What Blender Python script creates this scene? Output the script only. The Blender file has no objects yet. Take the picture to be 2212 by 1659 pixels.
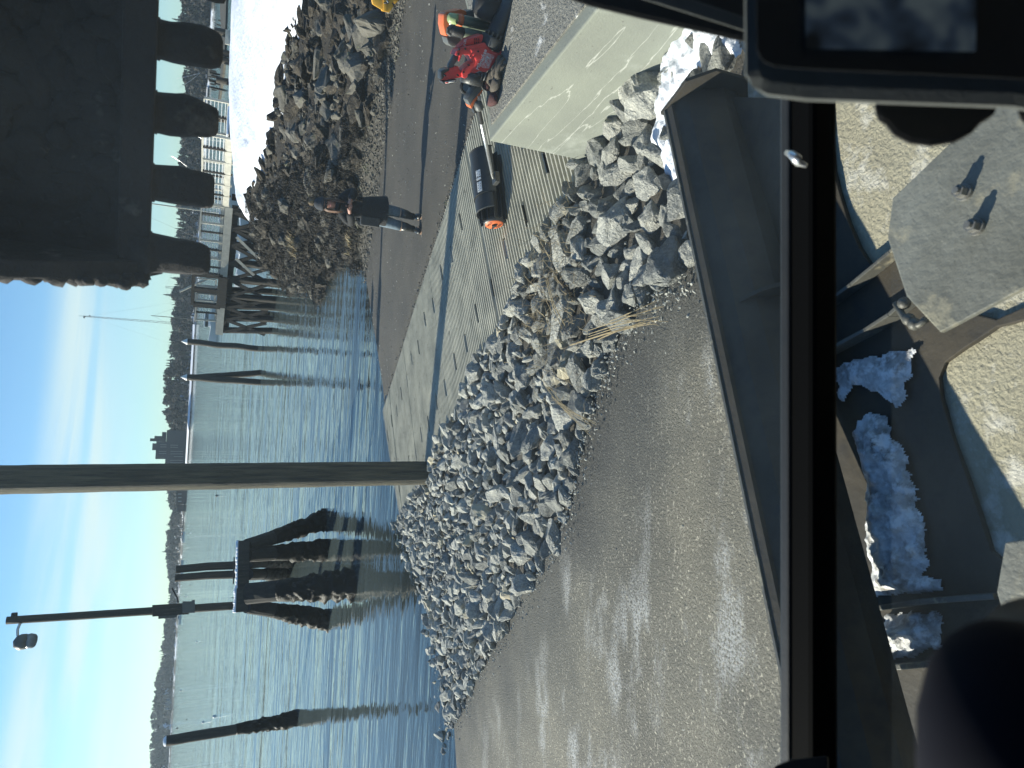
import bpy, bmesh, math, random
import numpy as np
from mathutils import Vector, Matrix, noise
R = math.radians
sc = bpy.context.scene
# ------------------------------------------------------------------ camera
W, HH, F = 2212.0, 1659.0, 1533.0          # photo measured in this pixel frame
ROLL, D0, CAMZ = R(3.15), 697.0, 3.85
PIT = math.atan(D0 / F)
_dn = (math.cos(ROLL), -math.sin(ROLL))
UPW = Vector((-_dn[0]*math.cos(PIT), -_dn[1]*math.cos(PIT), math.sin(PIT)))
FWW = Vector((-_dn[0]*math.sin(PIT), -_dn[1]*math.sin(PIT), -math.cos(PIT)))
RTW = FWW.cross(UPW)
M3 = Matrix((RTW, FWW, UPW))               # camera space -> world
cd = bpy.data.cameras.new('camera'); cam = bpy.data.objects.new('camera', cd)
sc.collection.objects.link(cam)
cd.sensor_width = 36; cd.lens = F / W * 36; cd.clip_start = 0.02; cd.clip_end = 30000
cam.matrix_world = Matrix.Translation((0, 0, CAMZ)) @ M3.to_4x4()
cd.dof.use_dof = True; cd.dof.focus_distance = 9.0; cd.dof.aperture_fstop = 6.5
sc.camera = cam
O = Vector((0, 0, CAMZ))
# ------------------------------------------------------------------ sky + sun
SUN_EL, SUN_AZ = R(25), R(154)             # azimuth of the sun measured from +X, counter-clockwise
SD = Vector((math.cos(SUN_AZ)*math.cos(SUN_EL), math.sin(SUN_AZ)*math.cos(SUN_EL), math.sin(SUN_EL)))
w = bpy.data.worlds.new('World'); sc.world = w; w.use_nodes = True
nt = w.node_tree; nt.nodes.clear()
def wn(t, **k):
    n = nt.nodes.new(t)
    for a, b in k.items(): setattr(n, a, b)
    return n
def wm(op, a, b=None, c=None):
    n = wn('ShaderNodeMath', operation=op)
    for i, v in enumerate((a, b, c)):
        if v is None: continue
        if isinstance(v, (int, float)): n.inputs[i].default_value = v
        else: nt.links.new(v, n.inputs[i])
    return n.outputs[0]
sky = wn('ShaderNodeTexSky', sky_type='NISHITA', sun_disc=False)
sky.sun_elevation = SUN_EL; sky.sun_rotation = math.pi/2 - SUN_AZ
sky.air_density = 1.0; sky.dust_density = 0.15; sky.ozone_density = 1.6
tc = wn('ShaderNodeTexCoord'); sp = wn('ShaderNodeSeparateXYZ'); nt.links.new(tc.outputs['Generated'], sp.inputs[0])
az = wm('ARCTAN2', sp.outputs[0], sp.outputs[1]); el = wm('ARCSINE', sp.outputs[2])
cv = wn('ShaderNodeCombineXYZ')            # streaky cirrus: stretched along azimuth, slightly tilted
tilt = wm('SUBTRACT', el, wm('MULTIPLY', az, -0.03))
nt.links.new(wm('MULTIPLY', az, 1.5), cv.inputs[0]); nt.links.new(wm('MULTIPLY', tilt, 22.0), cv.inputs[1])
n1 = wn('ShaderNodeTexNoise'); n1.inputs['Scale'].default_value = 1.0; n1.inputs['Detail'].default_value = 8; n1.inputs['Distortion'].default_value = .5
n1.inputs['Roughness'].default_value = .55
nt.links.new(cv.outputs[0], n1.inputs['Vector'])
n2 = wn('ShaderNodeTexNoise'); n2.inputs['Scale'].default_value = .45; n2.inputs['Detail'].default_value = 3
nt.links.new(cv.outputs[0], n2.inputs['Vector'])
def smooth(x, a, b):
    m = wn('ShaderNodeMapRange', interpolation_type='SMOOTHSTEP')
    nt.links.new(x, m.inputs[0]); m.inputs[1].default_value = a; m.inputs[2].default_value = b
    return m.outputs[0]
lowe = wm('SUBTRACT', el, wm('ADD', 0.055, wm('MULTIPLY', wm('ADD', az, 0.25), 0.15)))
band = wm('MULTIPLY', wm('ADD', wm('MULTIPLY', smooth(lowe, -0.03, 0.03), 0.8), 0.2), wm('SUBTRACT', 1.0, smooth(tilt, 0.125, 0.165)))
st = smooth(wm('ADD', wm('MULTIPLY', n1.outputs['Fac'], 0.65), wm('MULTIPLY', n2.outputs['Fac'], 0.35)), 0.41, 0.58)
cl = wm('MULTIPLY', wm('MULTIPLY', band, wm('ADD', wm('MULTIPLY', st, 0.82), 0.12)), 0.85)
mx = wn('ShaderNodeMixRGB'); mx.inputs[2].default_value = (6.2, 7.0, 6.6, 1)
tint = wn('ShaderNodeMixRGB', blend_type='MULTIPLY'); tint.inputs[0].default_value = 1; tint.inputs[2].default_value = (.66, .93, 1.16, 1)
nt.links.new(sky.outputs[0], tint.inputs[1]); nt.links.new(cl, mx.inputs[0]); nt.links.new(tint.outputs[0], mx.inputs[1])
bg = wn('ShaderNodeBackground'); bg.inputs[1].default_value = 0.068
out = wn('ShaderNodeOutputWorld'); nt.links.new(mx.outputs[0], bg.inputs[0]); nt.links.new(bg.outputs[0], out.inputs[0])
sl = bpy.data.lights.new('sun', 'SUN'); sl.energy = 4.3; sl.angle = R(.5); sl.color = (1, .93, .80)
so = bpy.data.objects.new('sun', sl); sc.collection.objects.link(so); so.rotation_euler = (-SD).to_track_quat('-Z', 'Y').to_euler()
sc.view_settings.view_transform = 'Standard'; sc.view_settings.look = 'None'
sc.view_settings.exposure = 1.05; sc.view_settings.gamma = 1
sc.cycles.max_bounces = 8; sc.cycles.transparent_max_bounces = 12; sc.cycles.volume_bounces = 0
sc.cycles.caustics_reflective = False; sc.cycles.caustics_refractive = False
sc.cycles.sample_clamp_indirect = 4

# ------------------------------------------------------------------ placing helpers
def ray(x, y): return M3 @ Vector(((x-W/2)/F, -(y-HH/2)/F, -1.0))
def at(x, y, z):                           # photo point on a level at height z
    r = ray(x, y); return O + r*((z-CAMZ)/r.z)
def atD(x, y, D):                          # photo point at horizontal distance D
    r = ray(x, y); return O + r*(D/math.hypot(r.x, r.y))
PR = (0.0765, -0.0894, 1.3846)             # boat-ramp plane  z = a x + b y + c
PA = (0.0536, -0.1442, 1.70)               # asphalt plane
def zp(P, x, y): return P[0]*x + P[1]*y + P[2]
def onP(P, x, y, dz=0):
    r = ray(x, y); t = (P[0]*O.x + P[1]*O.y + P[2] + dz - O.z)/(r.z - P[0]*r.x - P[1]*r.y)
    return O + r*t
# ------------------------------------------------------------------ object helpers
COL = sc.collection
def tag(o, label=None, cat=None, group=None, kind=None):
    if label: o['label'] = label
    if cat: o['category'] = cat
    if group: o['group'] = group
    if kind: o['kind'] = kind
    return o
def empty(name, loc, label, cat, group=None):
    o = bpy.data.objects.new(name, None); COL.objects.link(o); o.location = loc; o.empty_display_size = .1
    return tag(o, label, cat, group)
def link(name, me, mats, parent=None, smooth=False):
    for m in (mats if isinstance(mats, (list, tuple)) else [mats]): me.materials.append(m)
    if smooth:
        for p in me.polygons: p.use_smooth = True
    o = bpy.data.objects.new(name, me); COL.objects.link(o)
    if parent is not None:
        o.parent = parent
        if parent.type == 'EMPTY': o.matrix_parent_inverse = parent.matrix_basis.inverted()
    return o
class MB:
    """collects shapes in world coordinates; build() links ONE mesh object"""
    def __init__(s): s.v = []; s.f = []; s.m = []
    def add(s, vs, fs, mi=0):
        b = len(s.v); s.v += [tuple(v) for v in vs]
        s.f += [tuple(b+i for i in f) for f in fs]; s.m += [mi]*len(fs); return s
    def box(s, c, d, rz=0, M=None, mi=0):
        hx, hy, hz = d[0]/2, d[1]/2, d[2]/2
        m = M if M is not None else Matrix.Rotation(rz, 3, 'Z')
        vs = [Vector(c) + m @ Vector((x*hx, y*hy, z*hz)) for x in (-1, 1) for y in (-1, 1) for z in (-1, 1)]
        return s.add(vs, [(0,1,3,2),(4,6,7,5),(0,4,5,1),(2,3,7,6),(0,2,6,4),(1,5,7,3)], mi)
    def bar(s, a, b, wd, ht, up=Vector((0,0,1)), mi=0):
        a, b = Vector(a), Vector(b); d = b-a; L = d.length; d.normalize()
        sd = d.cross(up)
        if sd.length < 1e-4: sd = d.cross(Vector((1,0,0)))
        sd.normalize(); u = sd.cross(d)
        return s.box((a+b)/2, (L, wd, ht), M=Matrix((d, sd, u)).transposed(), mi=mi)
    def tube(s, pts, rad, n=10, mi=0, cap=True, sq=(1, 1), up=None, wob=0, seed=0):
        pts = [Vector(p) for p in pts]; k = len(pts)
        rad = rad if isinstance(rad, (list, tuple)) else [rad]*k
        rg = random.Random(seed); vs = []; px = None
        for i, p in enumerate(pts):
            d = (pts[min(i+1, k-1)] - pts[max(i-1, 0)]).normalized()
            if px is None:
                px = (up or Vector((0, 0, 1))).cross(d)
                if px.length < .05: px = Vector((1, 0, 0)).cross(d)
            px = (px - d*px.dot(d)).normalized(); py = d.cross(px)
            for j in range(n):
                t = 2*math.pi*j/n; r = rad[i]*(1+wob*(rg.random()-.5))
                vs.append(p + px*math.cos(t)*r*sq[0] + py*math.sin(t)*r*sq[1])
        fs = [(i*n+j, i*n+(j+1) % n, (i+1)*n+(j+1) % n, (i+1)*n+j) for i in range(k-1) for j in range(n)]
        if cap: fs += [tuple(range(n-1, -1, -1)), tuple((k-1)*n+j for j in range(n))]
        return s.add(vs, fs, mi)
    def lathe(s, a, b, prof, n=24, mi=0): return s._lathe(Vector(a), Vector(b), prof, n, mi)   # prof: (t along a->b, radius)
    def _lathe(s, a, b, prof, n, mi):
        d = (b-a); L = d.length; d.normalize(); px = d.orthogonal().normalized(); py = d.cross(px); vs = []
        for t, r in prof:
            for j in range(n):
                q = 2*math.pi*j/n; vs.append(a + d*(t*L) + px*math.cos(q)*max(r, 1e-4) + py*math.sin(q)*max(r, 1e-4))
        k = len(prof)
        fs = [(i*n+j, i*n+(j+1) % n, (i+1)*n+(j+1) % n, (i+1)*n+j) for i in range(k-1) for j in range(n)]
        fs += [tuple(range(n-1, -1, -1)), tuple((k-1)*n+j for j in range(n))]
        return s.add(vs, fs, mi)
    def prism(s, poly, off, mi=0):
        """poly: 3-D outline, extruded by vector off"""
        n = len(poly); off = Vector(off); poly = [Vector(p) for p in poly]
        vs = [p-off/2 for p in poly] + [p+off/2 for p in poly]
        fs = [tuple(range(n-1, -1, -1)), tuple(range(n, 2*n))] + [(i, (i+1) % n, n+(i+1) % n, n+i) for i in range(n)]
        return s.add(vs, fs, mi)
    def shaggy(s, pts, rad, amp, seed=0, n=30, k=60):
        pts = [Vector(p) for p in pts]; m = len(pts)-1; P2 = []; R2 = []
        for i in range(k+1):
            f = i/k*m; j = min(int(f), m-1); t = f-j; P2.append(pts[j].lerp(pts[j+1], t)); R2.append(rad[j]*(1-t)+rad[j+1]*t)
        b0 = len(s.v); s.tube(P2, R2, n); o = Vector((seed*5.1, 2, 7))
        for i in range(k+1):
            for j in range(n):
                v = Vector(s.v[b0+i*n+j]); d = (v-P2[i]); q = v*7+o; a = min(1, i/k*5)
                s.v[b0+i*n+j] = tuple(P2[i]+d*(1+a*amp*(noise.noise(q)+.7*noise.noise(Vector((v.x*22, v.y*22, v.z*9))+o)))-Vector((0, 0, a*.05*abs(noise.noise(q*2)))))
        return s
    def ball(s, c, r, n=12, m=8, mi=0, ax=None, wob=0, seed=0):
        rg = random.Random(seed); c = Vector(c); r = Vector(r) if not isinstance(r, (int, float)) else Vector((r, r, r)); vs = []
        A = ax or Matrix.Identity(3)
        for i in range(m+1):
            ph = math.pi*i/m
            for j in range(n):
                t = 2*math.pi*j/n; q = 1+wob*(rg.random()-.5)
                vs.append(c + A @ Vector((math.sin(ph)*math.cos(t)*r.x*q, math.sin(ph)*math.sin(t)*r.y*q, math.cos(ph)*r.z*q)))
        return s.add(vs, [(i*n+j, (i+1)*n+j, (i+1)*n+(j+1) % n, i*n+(j+1) % n) for i in range(m) for j in range(n)], mi)
    def build(s, name, mats, parent=None, smooth=False, bevel=0, seg=2, sub=0):
        me = bpy.data.meshes.new(name); me.from_pydata(s.v, [], s.f); me.update()
        bm = bmesh.new(); bm.from_mesh(me); bmesh.ops.remove_doubles(bm, verts=bm.verts, dist=1e-5)
        for f, mi in zip(bm.faces, s.m): pass
        bmesh.ops.recalc_face_normals(bm, faces=bm.faces)
        if bevel: 
            es = [e for e in bm.edges if len(e.link_faces) == 2 and e.calc_face_angle(0) > .5]
            bmesh.ops.bevel(bm, geom=es, offset=bevel, segments=seg, affect='EDGES', profile=.6, clamp_overlap=True)
        bm.to_mesh(me); bm.free()
        if not bevel and len(me.polygons) == len(s.m):
            me.polygons.foreach_set('material_index', s.m)
        if smooth:
            for p in me.polygons: p.use_smooth = True
        o = link(name, me, mats, parent)
        if smooth and bevel: 
            me.set_sharp_from_angle(angle=R(40))
        if sub:
            md = o.modifiers.new('s', 'SUBSURF'); md.levels = md.render_levels = sub
        return o
# ------------------------------------------------------------------ materials
def mat(name, c1, rough=.8, c2=None, scale=5, bump=0, bscale=None, metal=0, stretch=None, c3=None, s3=40, thr=(.45, .6), spec=.5, detail=6, emit=None, tr=0, alpha=None):
    m = bpy.data.materials.new(name); m.use_nodes = True; t = m.node_tree; b = t.nodes['Principled BSDF']
    b.inputs['Roughness'].default_value = rough; b.inputs['Metallic'].default_value = metal
    b.inputs['Specular IOR Level'].default_value = spec
    b.inputs['Base Color'].default_value = (*c1, 1)
    co = t.nodes.new('ShaderNodeTexCoord'); mp = t.nodes.new('ShaderNodeMapping'); t.links.new(co.outputs['Object'], mp.inputs[0])
    if stretch: mp.inputs['Scale'].default_value = stretch
    def noi(sc_, det=detail):
        n = t.nodes.new('ShaderNodeTexNoise'); n.inputs['Scale'].default_value = sc_; n.inputs['Detail'].default_value = det
        n.inputs['Roughness'].default_value = .62; t.links.new(mp.outputs[0], n.inputs['Vector']); return n.outputs['Fac']
    def rng(x, a, b2):
        r = t.nodes.new('ShaderNodeMapRange'); r.inputs[1].default_value = a; r.inputs[2].default_value = b2; t.links.new(x, r.inputs[0]); return r.outputs[0]
    if c2:
        mm = t.nodes.new('ShaderNodeMixRGB'); mm.inputs[1].default_value = (*c1, 1); mm.inputs[2].default_value = (*c2, 1)
        t.links.new(rng(noi(scale), .32, .68), mm.inputs[0]); last = mm.outputs[0]
        if c3:
            m3 = t.nodes.new('ShaderNodeMixRGB'); m3.inputs[2].default_value = (*c3, 1); t.links.new(last, m3.inputs[1])
            t.links.new(rng(noi(s3), thr[0], thr[1]), m3.inputs[0]); last = m3.outputs[0]
        t.links.new(last, b.inputs['Base Color'])
    if bump:
        bn = t.nodes.new('ShaderNodeBump'); bn.inputs['Strength'].default_value = 1; bn.inputs['Distance'].default_value = bump
        t.links.new(noi(bscale or scale*4, 8), bn.inputs['Height']); t.links.new(bn.outputs[0], b.inputs['Normal'])
    if emit: b.inputs['Emission Color'].default_value = (*emit, 1); b.inputs['Emission Strength'].default_value = 1
    m['n'] = 1
    return m
M = {}
M['asphalt'] = mat('asphalt', (.045, .044, .041), .78, (.140, .131, .105), .42, .022, 62, c3=(.34, .32, .27), s3=44, thr=(.56, .68))
M['ramp'] = mat('ramp', (.50, .485, .40), .85, (.30, .295, .245), 2.4, .004, 50, c3=(.20, .20, .16), s3=7, thr=(.60, .74))
M['gravel'] = mat('gravel', (.038, .034, .027), .8, (.068, .060, .046), 1.0, .018, 50, c3=(.16, .155, .14), s3=48, thr=(.62, .72))
M['bankm'] = mat('bank', (.018, .015, .011), .95, (.050, .042, .030), 4, .12, 14)
M['conc'] = mat('conc', (.24, .255, .21), .85, (.175, .185, .160), 1.4, .003, 60, c3=(.30, .315, .275), s3=2.4, thr=(.56, .72))
M['conctop'] = mat('conctop', (.30, .29, .25), .9, (.15, .145, .125), 30, .030, 45, c3=(.74, .74, .72), s3=2.6, thr=(.60, .68))
M['snow'] = mat('snow', (.84, .86, .90), .6, (.76, .79, .85), 1.6, .05, 5)
M['dsnow'] = mat('dsnow', (.72, .73, .74), .65, (.16, .145, .12), 9, .012, 50, c3=(.80, .81, .82), s3=20, thr=(.46, .60))
M['bolt'] = mat('bolt', (.30, .30, .28), .4, (.18, .17, .15), 60, metal=.6)
M['wood'] = mat('wood', (.075, .064, .047), .85, (.038, .035, .030), 3, .014, 30, stretch=(6, 6, .35), c3=(.20, .17, .12), s3=9, thr=(.62, .75))
M['polewood'] = mat('polewood', (.150, .132, .080), .8, (.024, .026, .022), 4.5, .05, 26, stretch=(5, 5, .30), c3=(.04, .04, .035), s3=8, thr=(.66, .74))
M['darkwood'] = mat('darkwood', (.020, .019, .016), .9, (.040, .035, .028), 3, .01, 30, stretch=(5, 5, .5))
M['weed'] = mat('weed', (.009, .0075, .005), .9, (.024, .018, .010), 5, .02, 30, spec=.15)
M['paintwood'] = mat('paintwood', (.46, .44, .37), .7, (.33, .32, .27), 4, .002, 30)
M['steel'] = mat('steel', (.026, .022, .015), .75, (.052, .042, .027), 3, .004, 22, c3=(.022, .020, .017), s3=8, thr=(.5, .7))
M['steelg'] = mat('steelg', (.115, .115, .098), .5, (.070, .067, .057), 6, .003, 40, metal=.15, c3=(.30, .27, .19), s3=9, thr=(.58, .70))
M['bucket'] = mat('bucket', (.016, .015, .016), .85, (.042, .035, .031), 4, .02, 18, c3=(.12, .105, .09), s3=9, thr=(.62, .75))
M['plastic'] = mat('plastic', (.020, .021, .021), .45, (.028, .028, .027), 30, .0006, 300)
M['plasticg'] = mat('plasticg', (.10, .105, .10), .5, (.08, .085, .08), 30, .0006, 300)
M['rubber'] = mat('rubber', (.012, .012, .012), .6)
M['blackbar'] = mat('blackbar', (.004, .004, .004), .6, spec=.03)
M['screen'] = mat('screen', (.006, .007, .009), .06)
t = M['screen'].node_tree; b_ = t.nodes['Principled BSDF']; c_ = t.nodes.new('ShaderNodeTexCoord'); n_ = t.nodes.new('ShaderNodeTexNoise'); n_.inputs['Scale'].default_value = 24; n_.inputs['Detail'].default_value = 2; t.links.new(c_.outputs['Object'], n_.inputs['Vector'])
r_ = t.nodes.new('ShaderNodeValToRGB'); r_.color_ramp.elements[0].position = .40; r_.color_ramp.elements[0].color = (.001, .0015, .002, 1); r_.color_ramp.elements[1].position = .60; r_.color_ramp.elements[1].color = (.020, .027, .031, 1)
e_ = r_.color_ramp.elements.new(.50); e_.color = (.006, .010, .016, 1); t.links.new(n_.outputs['Fac'], r_.inputs[0]); t.links.new(r_.outputs[0], b_.inputs['Emission Color']); b_.inputs['Emission Strength'].default_value = .8  # added dim glow: noise blotches stand in for reflections on the display
M['navy'] = mat('navy', (.002, .003, .008), .8, (.003, .004, .009), 20, spec=.12)
M['plate'] = mat('plate', (.20, .205, .18), .6, (.125, .125, .105), 5, .004, 40, metal=.1, c3=(.34, .31, .22), s3=8, thr=(.56, .70))
M['red'] = mat('red', (.72, .055, .050), .45, (.58, .05, .045), 18, .0004, 200)
M['orange'] = mat('orange', (.72, .16, .045), .45, (.6, .14, .04), 20)
M['grey'] = mat('grey', (.115, .118, .108), .5, (.09, .092, .085), 20)
M['black'] = mat('black', (.024, .025, .025), .42, (.040, .040, .038), 12, .0006, 100)
M['white'] = mat('white', (.72, .73, .70), .6, (.6, .6, .58), 20)
M['alu'] = mat('alu', (.75, .75, .74), .32, (.6, .6, .6), 12, metal=.85)
M['greenb'] = mat('greenb', (.115, .140, .095), .42, (.10, .12, .08), 10)
M['greenl'] = mat('greenl', (.30, .38, .17), .4)
M['glove'] = mat('glove', (.060, .050, .038), .9, (.13, .11, .085), 22, .003, 90)
M['glovecuff'] = mat('glovecuff', (.060, .022, .020), .9, (.08, .03, .028), 30)
M['yellow'] = mat('yellow', (.80, .42, .035), .4, (.72, .38, .04), 8)
M['rockA'] = mat('rockA', (.27, .28, .265), .85, (.62, .61, .53), 6, .05, 22, c3=(.74, .72, .62), s3=26, thr=(.50, .72))
M['rockB'] = mat('rockB', (.13, .14, .14), .85, (.42, .42, .37), 6, .05, 22, c3=(.50, .49, .42), s3=26, thr=(.54, .76))
M['rockAm'] = mat('rockAm', (.18, .19, .18), .85, (.48, .475, .41), 26, .010, 90, c3=(.58, .56, .48), s3=100, thr=(.50, .72))
M['rockBm'] = mat('rockBm', (.10, .108, .110), .85, (.27, .275, .25), 26, .010, 90, c3=(.50, .49, .42), s3=100, thr=(.54, .76))
M['rockT'] = mat('rockT', (.30, .27, .19), .85, (.46, .42, .31), 6, .008, 26)
M['rockC'] = mat('rockC', (.020, .016, .011), .9, (.066, .053, .036), 3.5, .04, 16, c3=(.19, .17, .13), s3=14, thr=(.56, .76))
M['rockD'] = mat('rockD', (.16, .15, .125), .9, (.085, .078, .062), 3, .03, 14, c3=(.13, .16, .07), s3=2.5, thr=(.60, .75))
M['straw'] = mat('straw', (.42, .34, .19), .8, (.26, .20, .11), 20)
M['strawd'] = mat('strawd', (.10, .075, .040), .9, (.06, .045, .025), 20)
M['forest'] = mat('forest', (.022, .030, .020), .95, (.045, .050, .034), .05)
M['forestb'] = mat('forestb', (.060, .055, .048), .95, (.045, .042, .035), .08)
M['building'] = mat('building', (.055, .058, .062), .9, (.045, .048, .052), .05)
M['barn'] = mat('barn', (.085, .055, .050), .9, (.06, .045, .042), .1)
M['winl'] = mat('winl', (.20, .20, .20), .4)
M['shore'] = mat('shore', (.06, .055, .045), .95, (.10, .095, .08), .02, c3=(.75, .78, .82), s3=.03, thr=(.52, .58))
M['boatw'] = mat('boatw', (.70, .71, .70), .4)
M['mud'] = mat('mud', (.045, .040, .030), .9, (.08, .07, .05), .3, .05, 3)
M['coat'] = mat('coat', (.006, .006, .007), .85, (.011, .011, .012), 8, .004, 25)
M['jeans'] = mat('jeans', (.085, .12, .15), .9, (.15, .20, .24), 25, .001, 120, c3=(.45, .50, .52), s3=14, thr=(.66, .72))
M['boot'] = mat('boot', (.022, .023, .022), .35, (.03, .03, .028), 20)
M['tan'] = mat('tan', (.42, .27, .18), .8)
M['skin'] = mat('skin', (.46, .25, .185), .55, (.40, .20, .15), 30)
M['hair'] = mat('hair', (.050, .022, .010), .6, (.12, .050, .020), 60, .002, 120, stretch=(1, 1, .15))
M['hat'] = mat('hat', (.030, .034, .042), .95, (.05, .055, .065), 60, .004, 90, stretch=(3, 3, .3))
M['fur'] = mat('fur', (.34, .26, .16), .95, (.18, .13, .08), 60, .01, 120)
M['pink'] = mat('pink', (.62, .28, .26), .6)
M['slot'] = mat('slot', (.03, .03, .028), .9)
# asphalt: wet dark band beside the riprap, pale frosty patches farther out
t = M['asphalt'].node_tree; b_ = t.nodes['Principled BSDF']; last = b_.inputs['Base Color'].links[0].from_socket
def an(ty, **k):
    n = t.nodes.new(ty)
    for a, v in k.items(): n.inputs[a].default_value = v
    return n
ag = an('ShaderNodeNewGeometry'); dt = t.nodes.new('ShaderNodeVectorMath'); dt.operation = 'DOT_PRODUCT'; dt.inputs[1].default_value = (-.749, -.662, 0); t.links.new(ag.outputs['Position'], dt.inputs[0])
an1 = an('ShaderNodeTexNoise', Scale=1.1, Detail=6); t.links.new(ag.outputs['Position'], an1.inputs['Vector'])
def amath(op, a, c):
    n = t.nodes.new('ShaderNodeMath'); n.operation = op
    for i, v in enumerate((a, c)):
        if isinstance(v, (int, float)): n.inputs[i].default_value = v
        else: t.links.new(v, n.inputs[i])
    return n.outputs[0]
def aramp(x, a, c):
    n = t.nodes.new('ShaderNodeMapRange'); n.interpolation_type = 'SMOOTHSTEP'; n.inputs[1].default_value = a; n.inputs[2].default_value = c; t.links.new(x, n.inputs[0]); return n.outputs[0]
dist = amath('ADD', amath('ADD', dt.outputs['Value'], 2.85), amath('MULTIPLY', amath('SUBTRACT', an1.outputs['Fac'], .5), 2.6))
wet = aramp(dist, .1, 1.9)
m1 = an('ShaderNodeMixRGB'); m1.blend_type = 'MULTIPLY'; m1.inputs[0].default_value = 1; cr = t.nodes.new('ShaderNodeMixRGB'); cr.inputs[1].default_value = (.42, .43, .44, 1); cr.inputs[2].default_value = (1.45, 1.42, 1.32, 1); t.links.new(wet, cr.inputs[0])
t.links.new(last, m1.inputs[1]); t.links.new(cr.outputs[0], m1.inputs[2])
an2 = an('ShaderNodeTexNoise', Scale=1.5, Detail=7, Roughness=.6); amp = an('ShaderNodeMapping'); amp.inputs['Scale'].default_value = (.8, 1.7, 1); amp.inputs['Rotation'].default_value = (0, 0, .6); t.links.new(ag.outputs['Position'], amp.inputs[0]); t.links.new(amp.outputs[0], an2.inputs['Vector'])
an3 = an('ShaderNodeTexNoise', Scale=60, Detail=3); t.links.new(ag.outputs['Position'], an3.inputs['Vector'])
an4 = an('ShaderNodeTexNoise', Scale=.5, Detail=3); t.links.new(ag.outputs['Position'], an4.inputs['Vector'])
fr1 = amath('MULTIPLY', amath('MULTIPLY', aramp(an4.outputs['Fac'], .42, .60), .85), amath('MULTIPLY', amath('MULTIPLY', aramp(an2.outputs['Fac'], .50, .66), wet), aramp(an3.outputs['Fac'], .34, .58)))
m2 = an('ShaderNodeMixRGB'); m2.inputs[2].default_value = (.50, .51, .50, 1); t.links.new(fr1, m2.inputs[0]); t.links.new(m1.outputs[0], m2.inputs[1]); t.links.new(m2.outputs[0], b_.inputs['Base Color'])
# windscreen: clear pane with a thin film of dust that the sun catches
g = bpy.data.materials.new('glass'); g.use_nodes = True; t = g.node_tree; t.nodes.clear()
tr = t.nodes.new('ShaderNodeBsdfTransparent'); tr.inputs[0].default_value = (.93, .97, .955, 1)
df = t.nodes.new('ShaderNodeBsdfTranslucent'); df.inputs[0].default_value = (.55, .72, .85, 1)
mxg = t.nodes.new('ShaderNodeMixShader')
nz = t.nodes.new('ShaderNodeTexNoise'); nz.inputs['Scale'].default_value = 4; nz.inputs['Detail'].default_value = 6
co = t.nodes.new('ShaderNodeTexCoord'); t.links.new(co.outputs['Object'], nz.inputs['Vector'])
mr = t.nodes.new('ShaderNodeMapRange'); mr.inputs[1].default_value = .3; mr.inputs[2].default_value = .75; mr.inputs[3].default_value = .007; mr.inputs[4].default_value = .024
t.links.new(nz.outputs['Fac'], mr.inputs[0]); t.links.new(mr.outputs[0], mxg.inputs[0])
t.links.new(tr.outputs[0], mxg.inputs[1]); t.links.new(df.outputs[0], mxg.inputs[2])
og = t.nodes.new('ShaderNodeOutputMaterial'); t.links.new(mxg.outputs[0], og.inputs[0]); M['glass'] = g

# ------------------------------------------------------------------ terrain
def rbf_fit(P, z):
    P = np.array(P, float); n = len(P); d = np.linalg.norm(P[:, None]-P[None], axis=2)
    K = np.where(d > 0, d*d*np.log(d+1e-9), 0) + np.eye(n)*.02
    A = np.zeros((n+3, n+3)); A[:n, :n] = K; Q = np.c_[np.ones(n), P]; A[:n, n:] = Q; A[n:, :n] = Q.T
    s = np.linalg.solve(A, np.r_[z, 0, 0, 0])
    def f(x, y):
        X = np.stack([x, y], -1); dd = np.linalg.norm(X[..., None, :]-P, axis=-1)
        return (np.where(dd > 0, dd*dd*np.log(dd+1e-9), 0)*s[:n]).sum(-1) + s[n] + s[n+1]*x + s[n+2]*y
    return f
RD = Vector((-.47, .883)); RC = Vector((.883, .47))       # ramp axis (down to the water) and across it
L0 = Vector((1.78, 4.87)); RW = 2.62                      # ramp's near-left edge point, width
def rampuv(x, y): dx, dy = x-L0.x, y-L0.y; return dx*RD.x+dy*RD.y, dx*RC.x+dy*RC.y
# edge between asphalt and riprap (on the asphalt plane)
AE = [onP(PA, *p) for p in ((1550, 500), (1482, 576), (1435, 620), (1375, 680), (1325, 750), (1292, 840), (1266, 925), (1250, 1010), (1228, 1100), (1188, 1190), (1132, 1290), (1080, 1375), (1035, 1455), (1003, 1520), (980, 1562))]
AE = [Vector((p.x, p.y)) for p in AE]
toe = [(863, -20, .80), (863, 10, .78), (848, 170, .66), (838, 300, .52), (815, 450, .33), (791, 540, .14), (785, 575, 0.0)]
bank = toe + [(740, 562, .0), (700, 628, -.02), (650, 612, -.02), (640, 640, -.25), (690, 660, -.3), (745, 600, -.3), (770, 590, -.25),
    (610, 590, .10), (575, 555, .95), (560, 500, 1.35), (545, 450, 1.75), (570, 380, 1.72), (600, 200, 1.75), (645, 10, 1.80), (640, 330, 1.30), (700, 200, 1.20),
    (700, 420, .95), (690, 540, .42), (640, 540, .72), (770, 300, .85), (740, 100, 1.15), (530, 440, 2.15), (520, 380, 2.35), (512, 250, 2.5), (508, 120, 2.55), (520, 10, 2.6), (520, -60, 2.6)]
bp = []; bz = []
for x, y, z in bank:
    p = at(x, y, z); bp.append((p.x, p.y)); bz.append(z)
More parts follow.
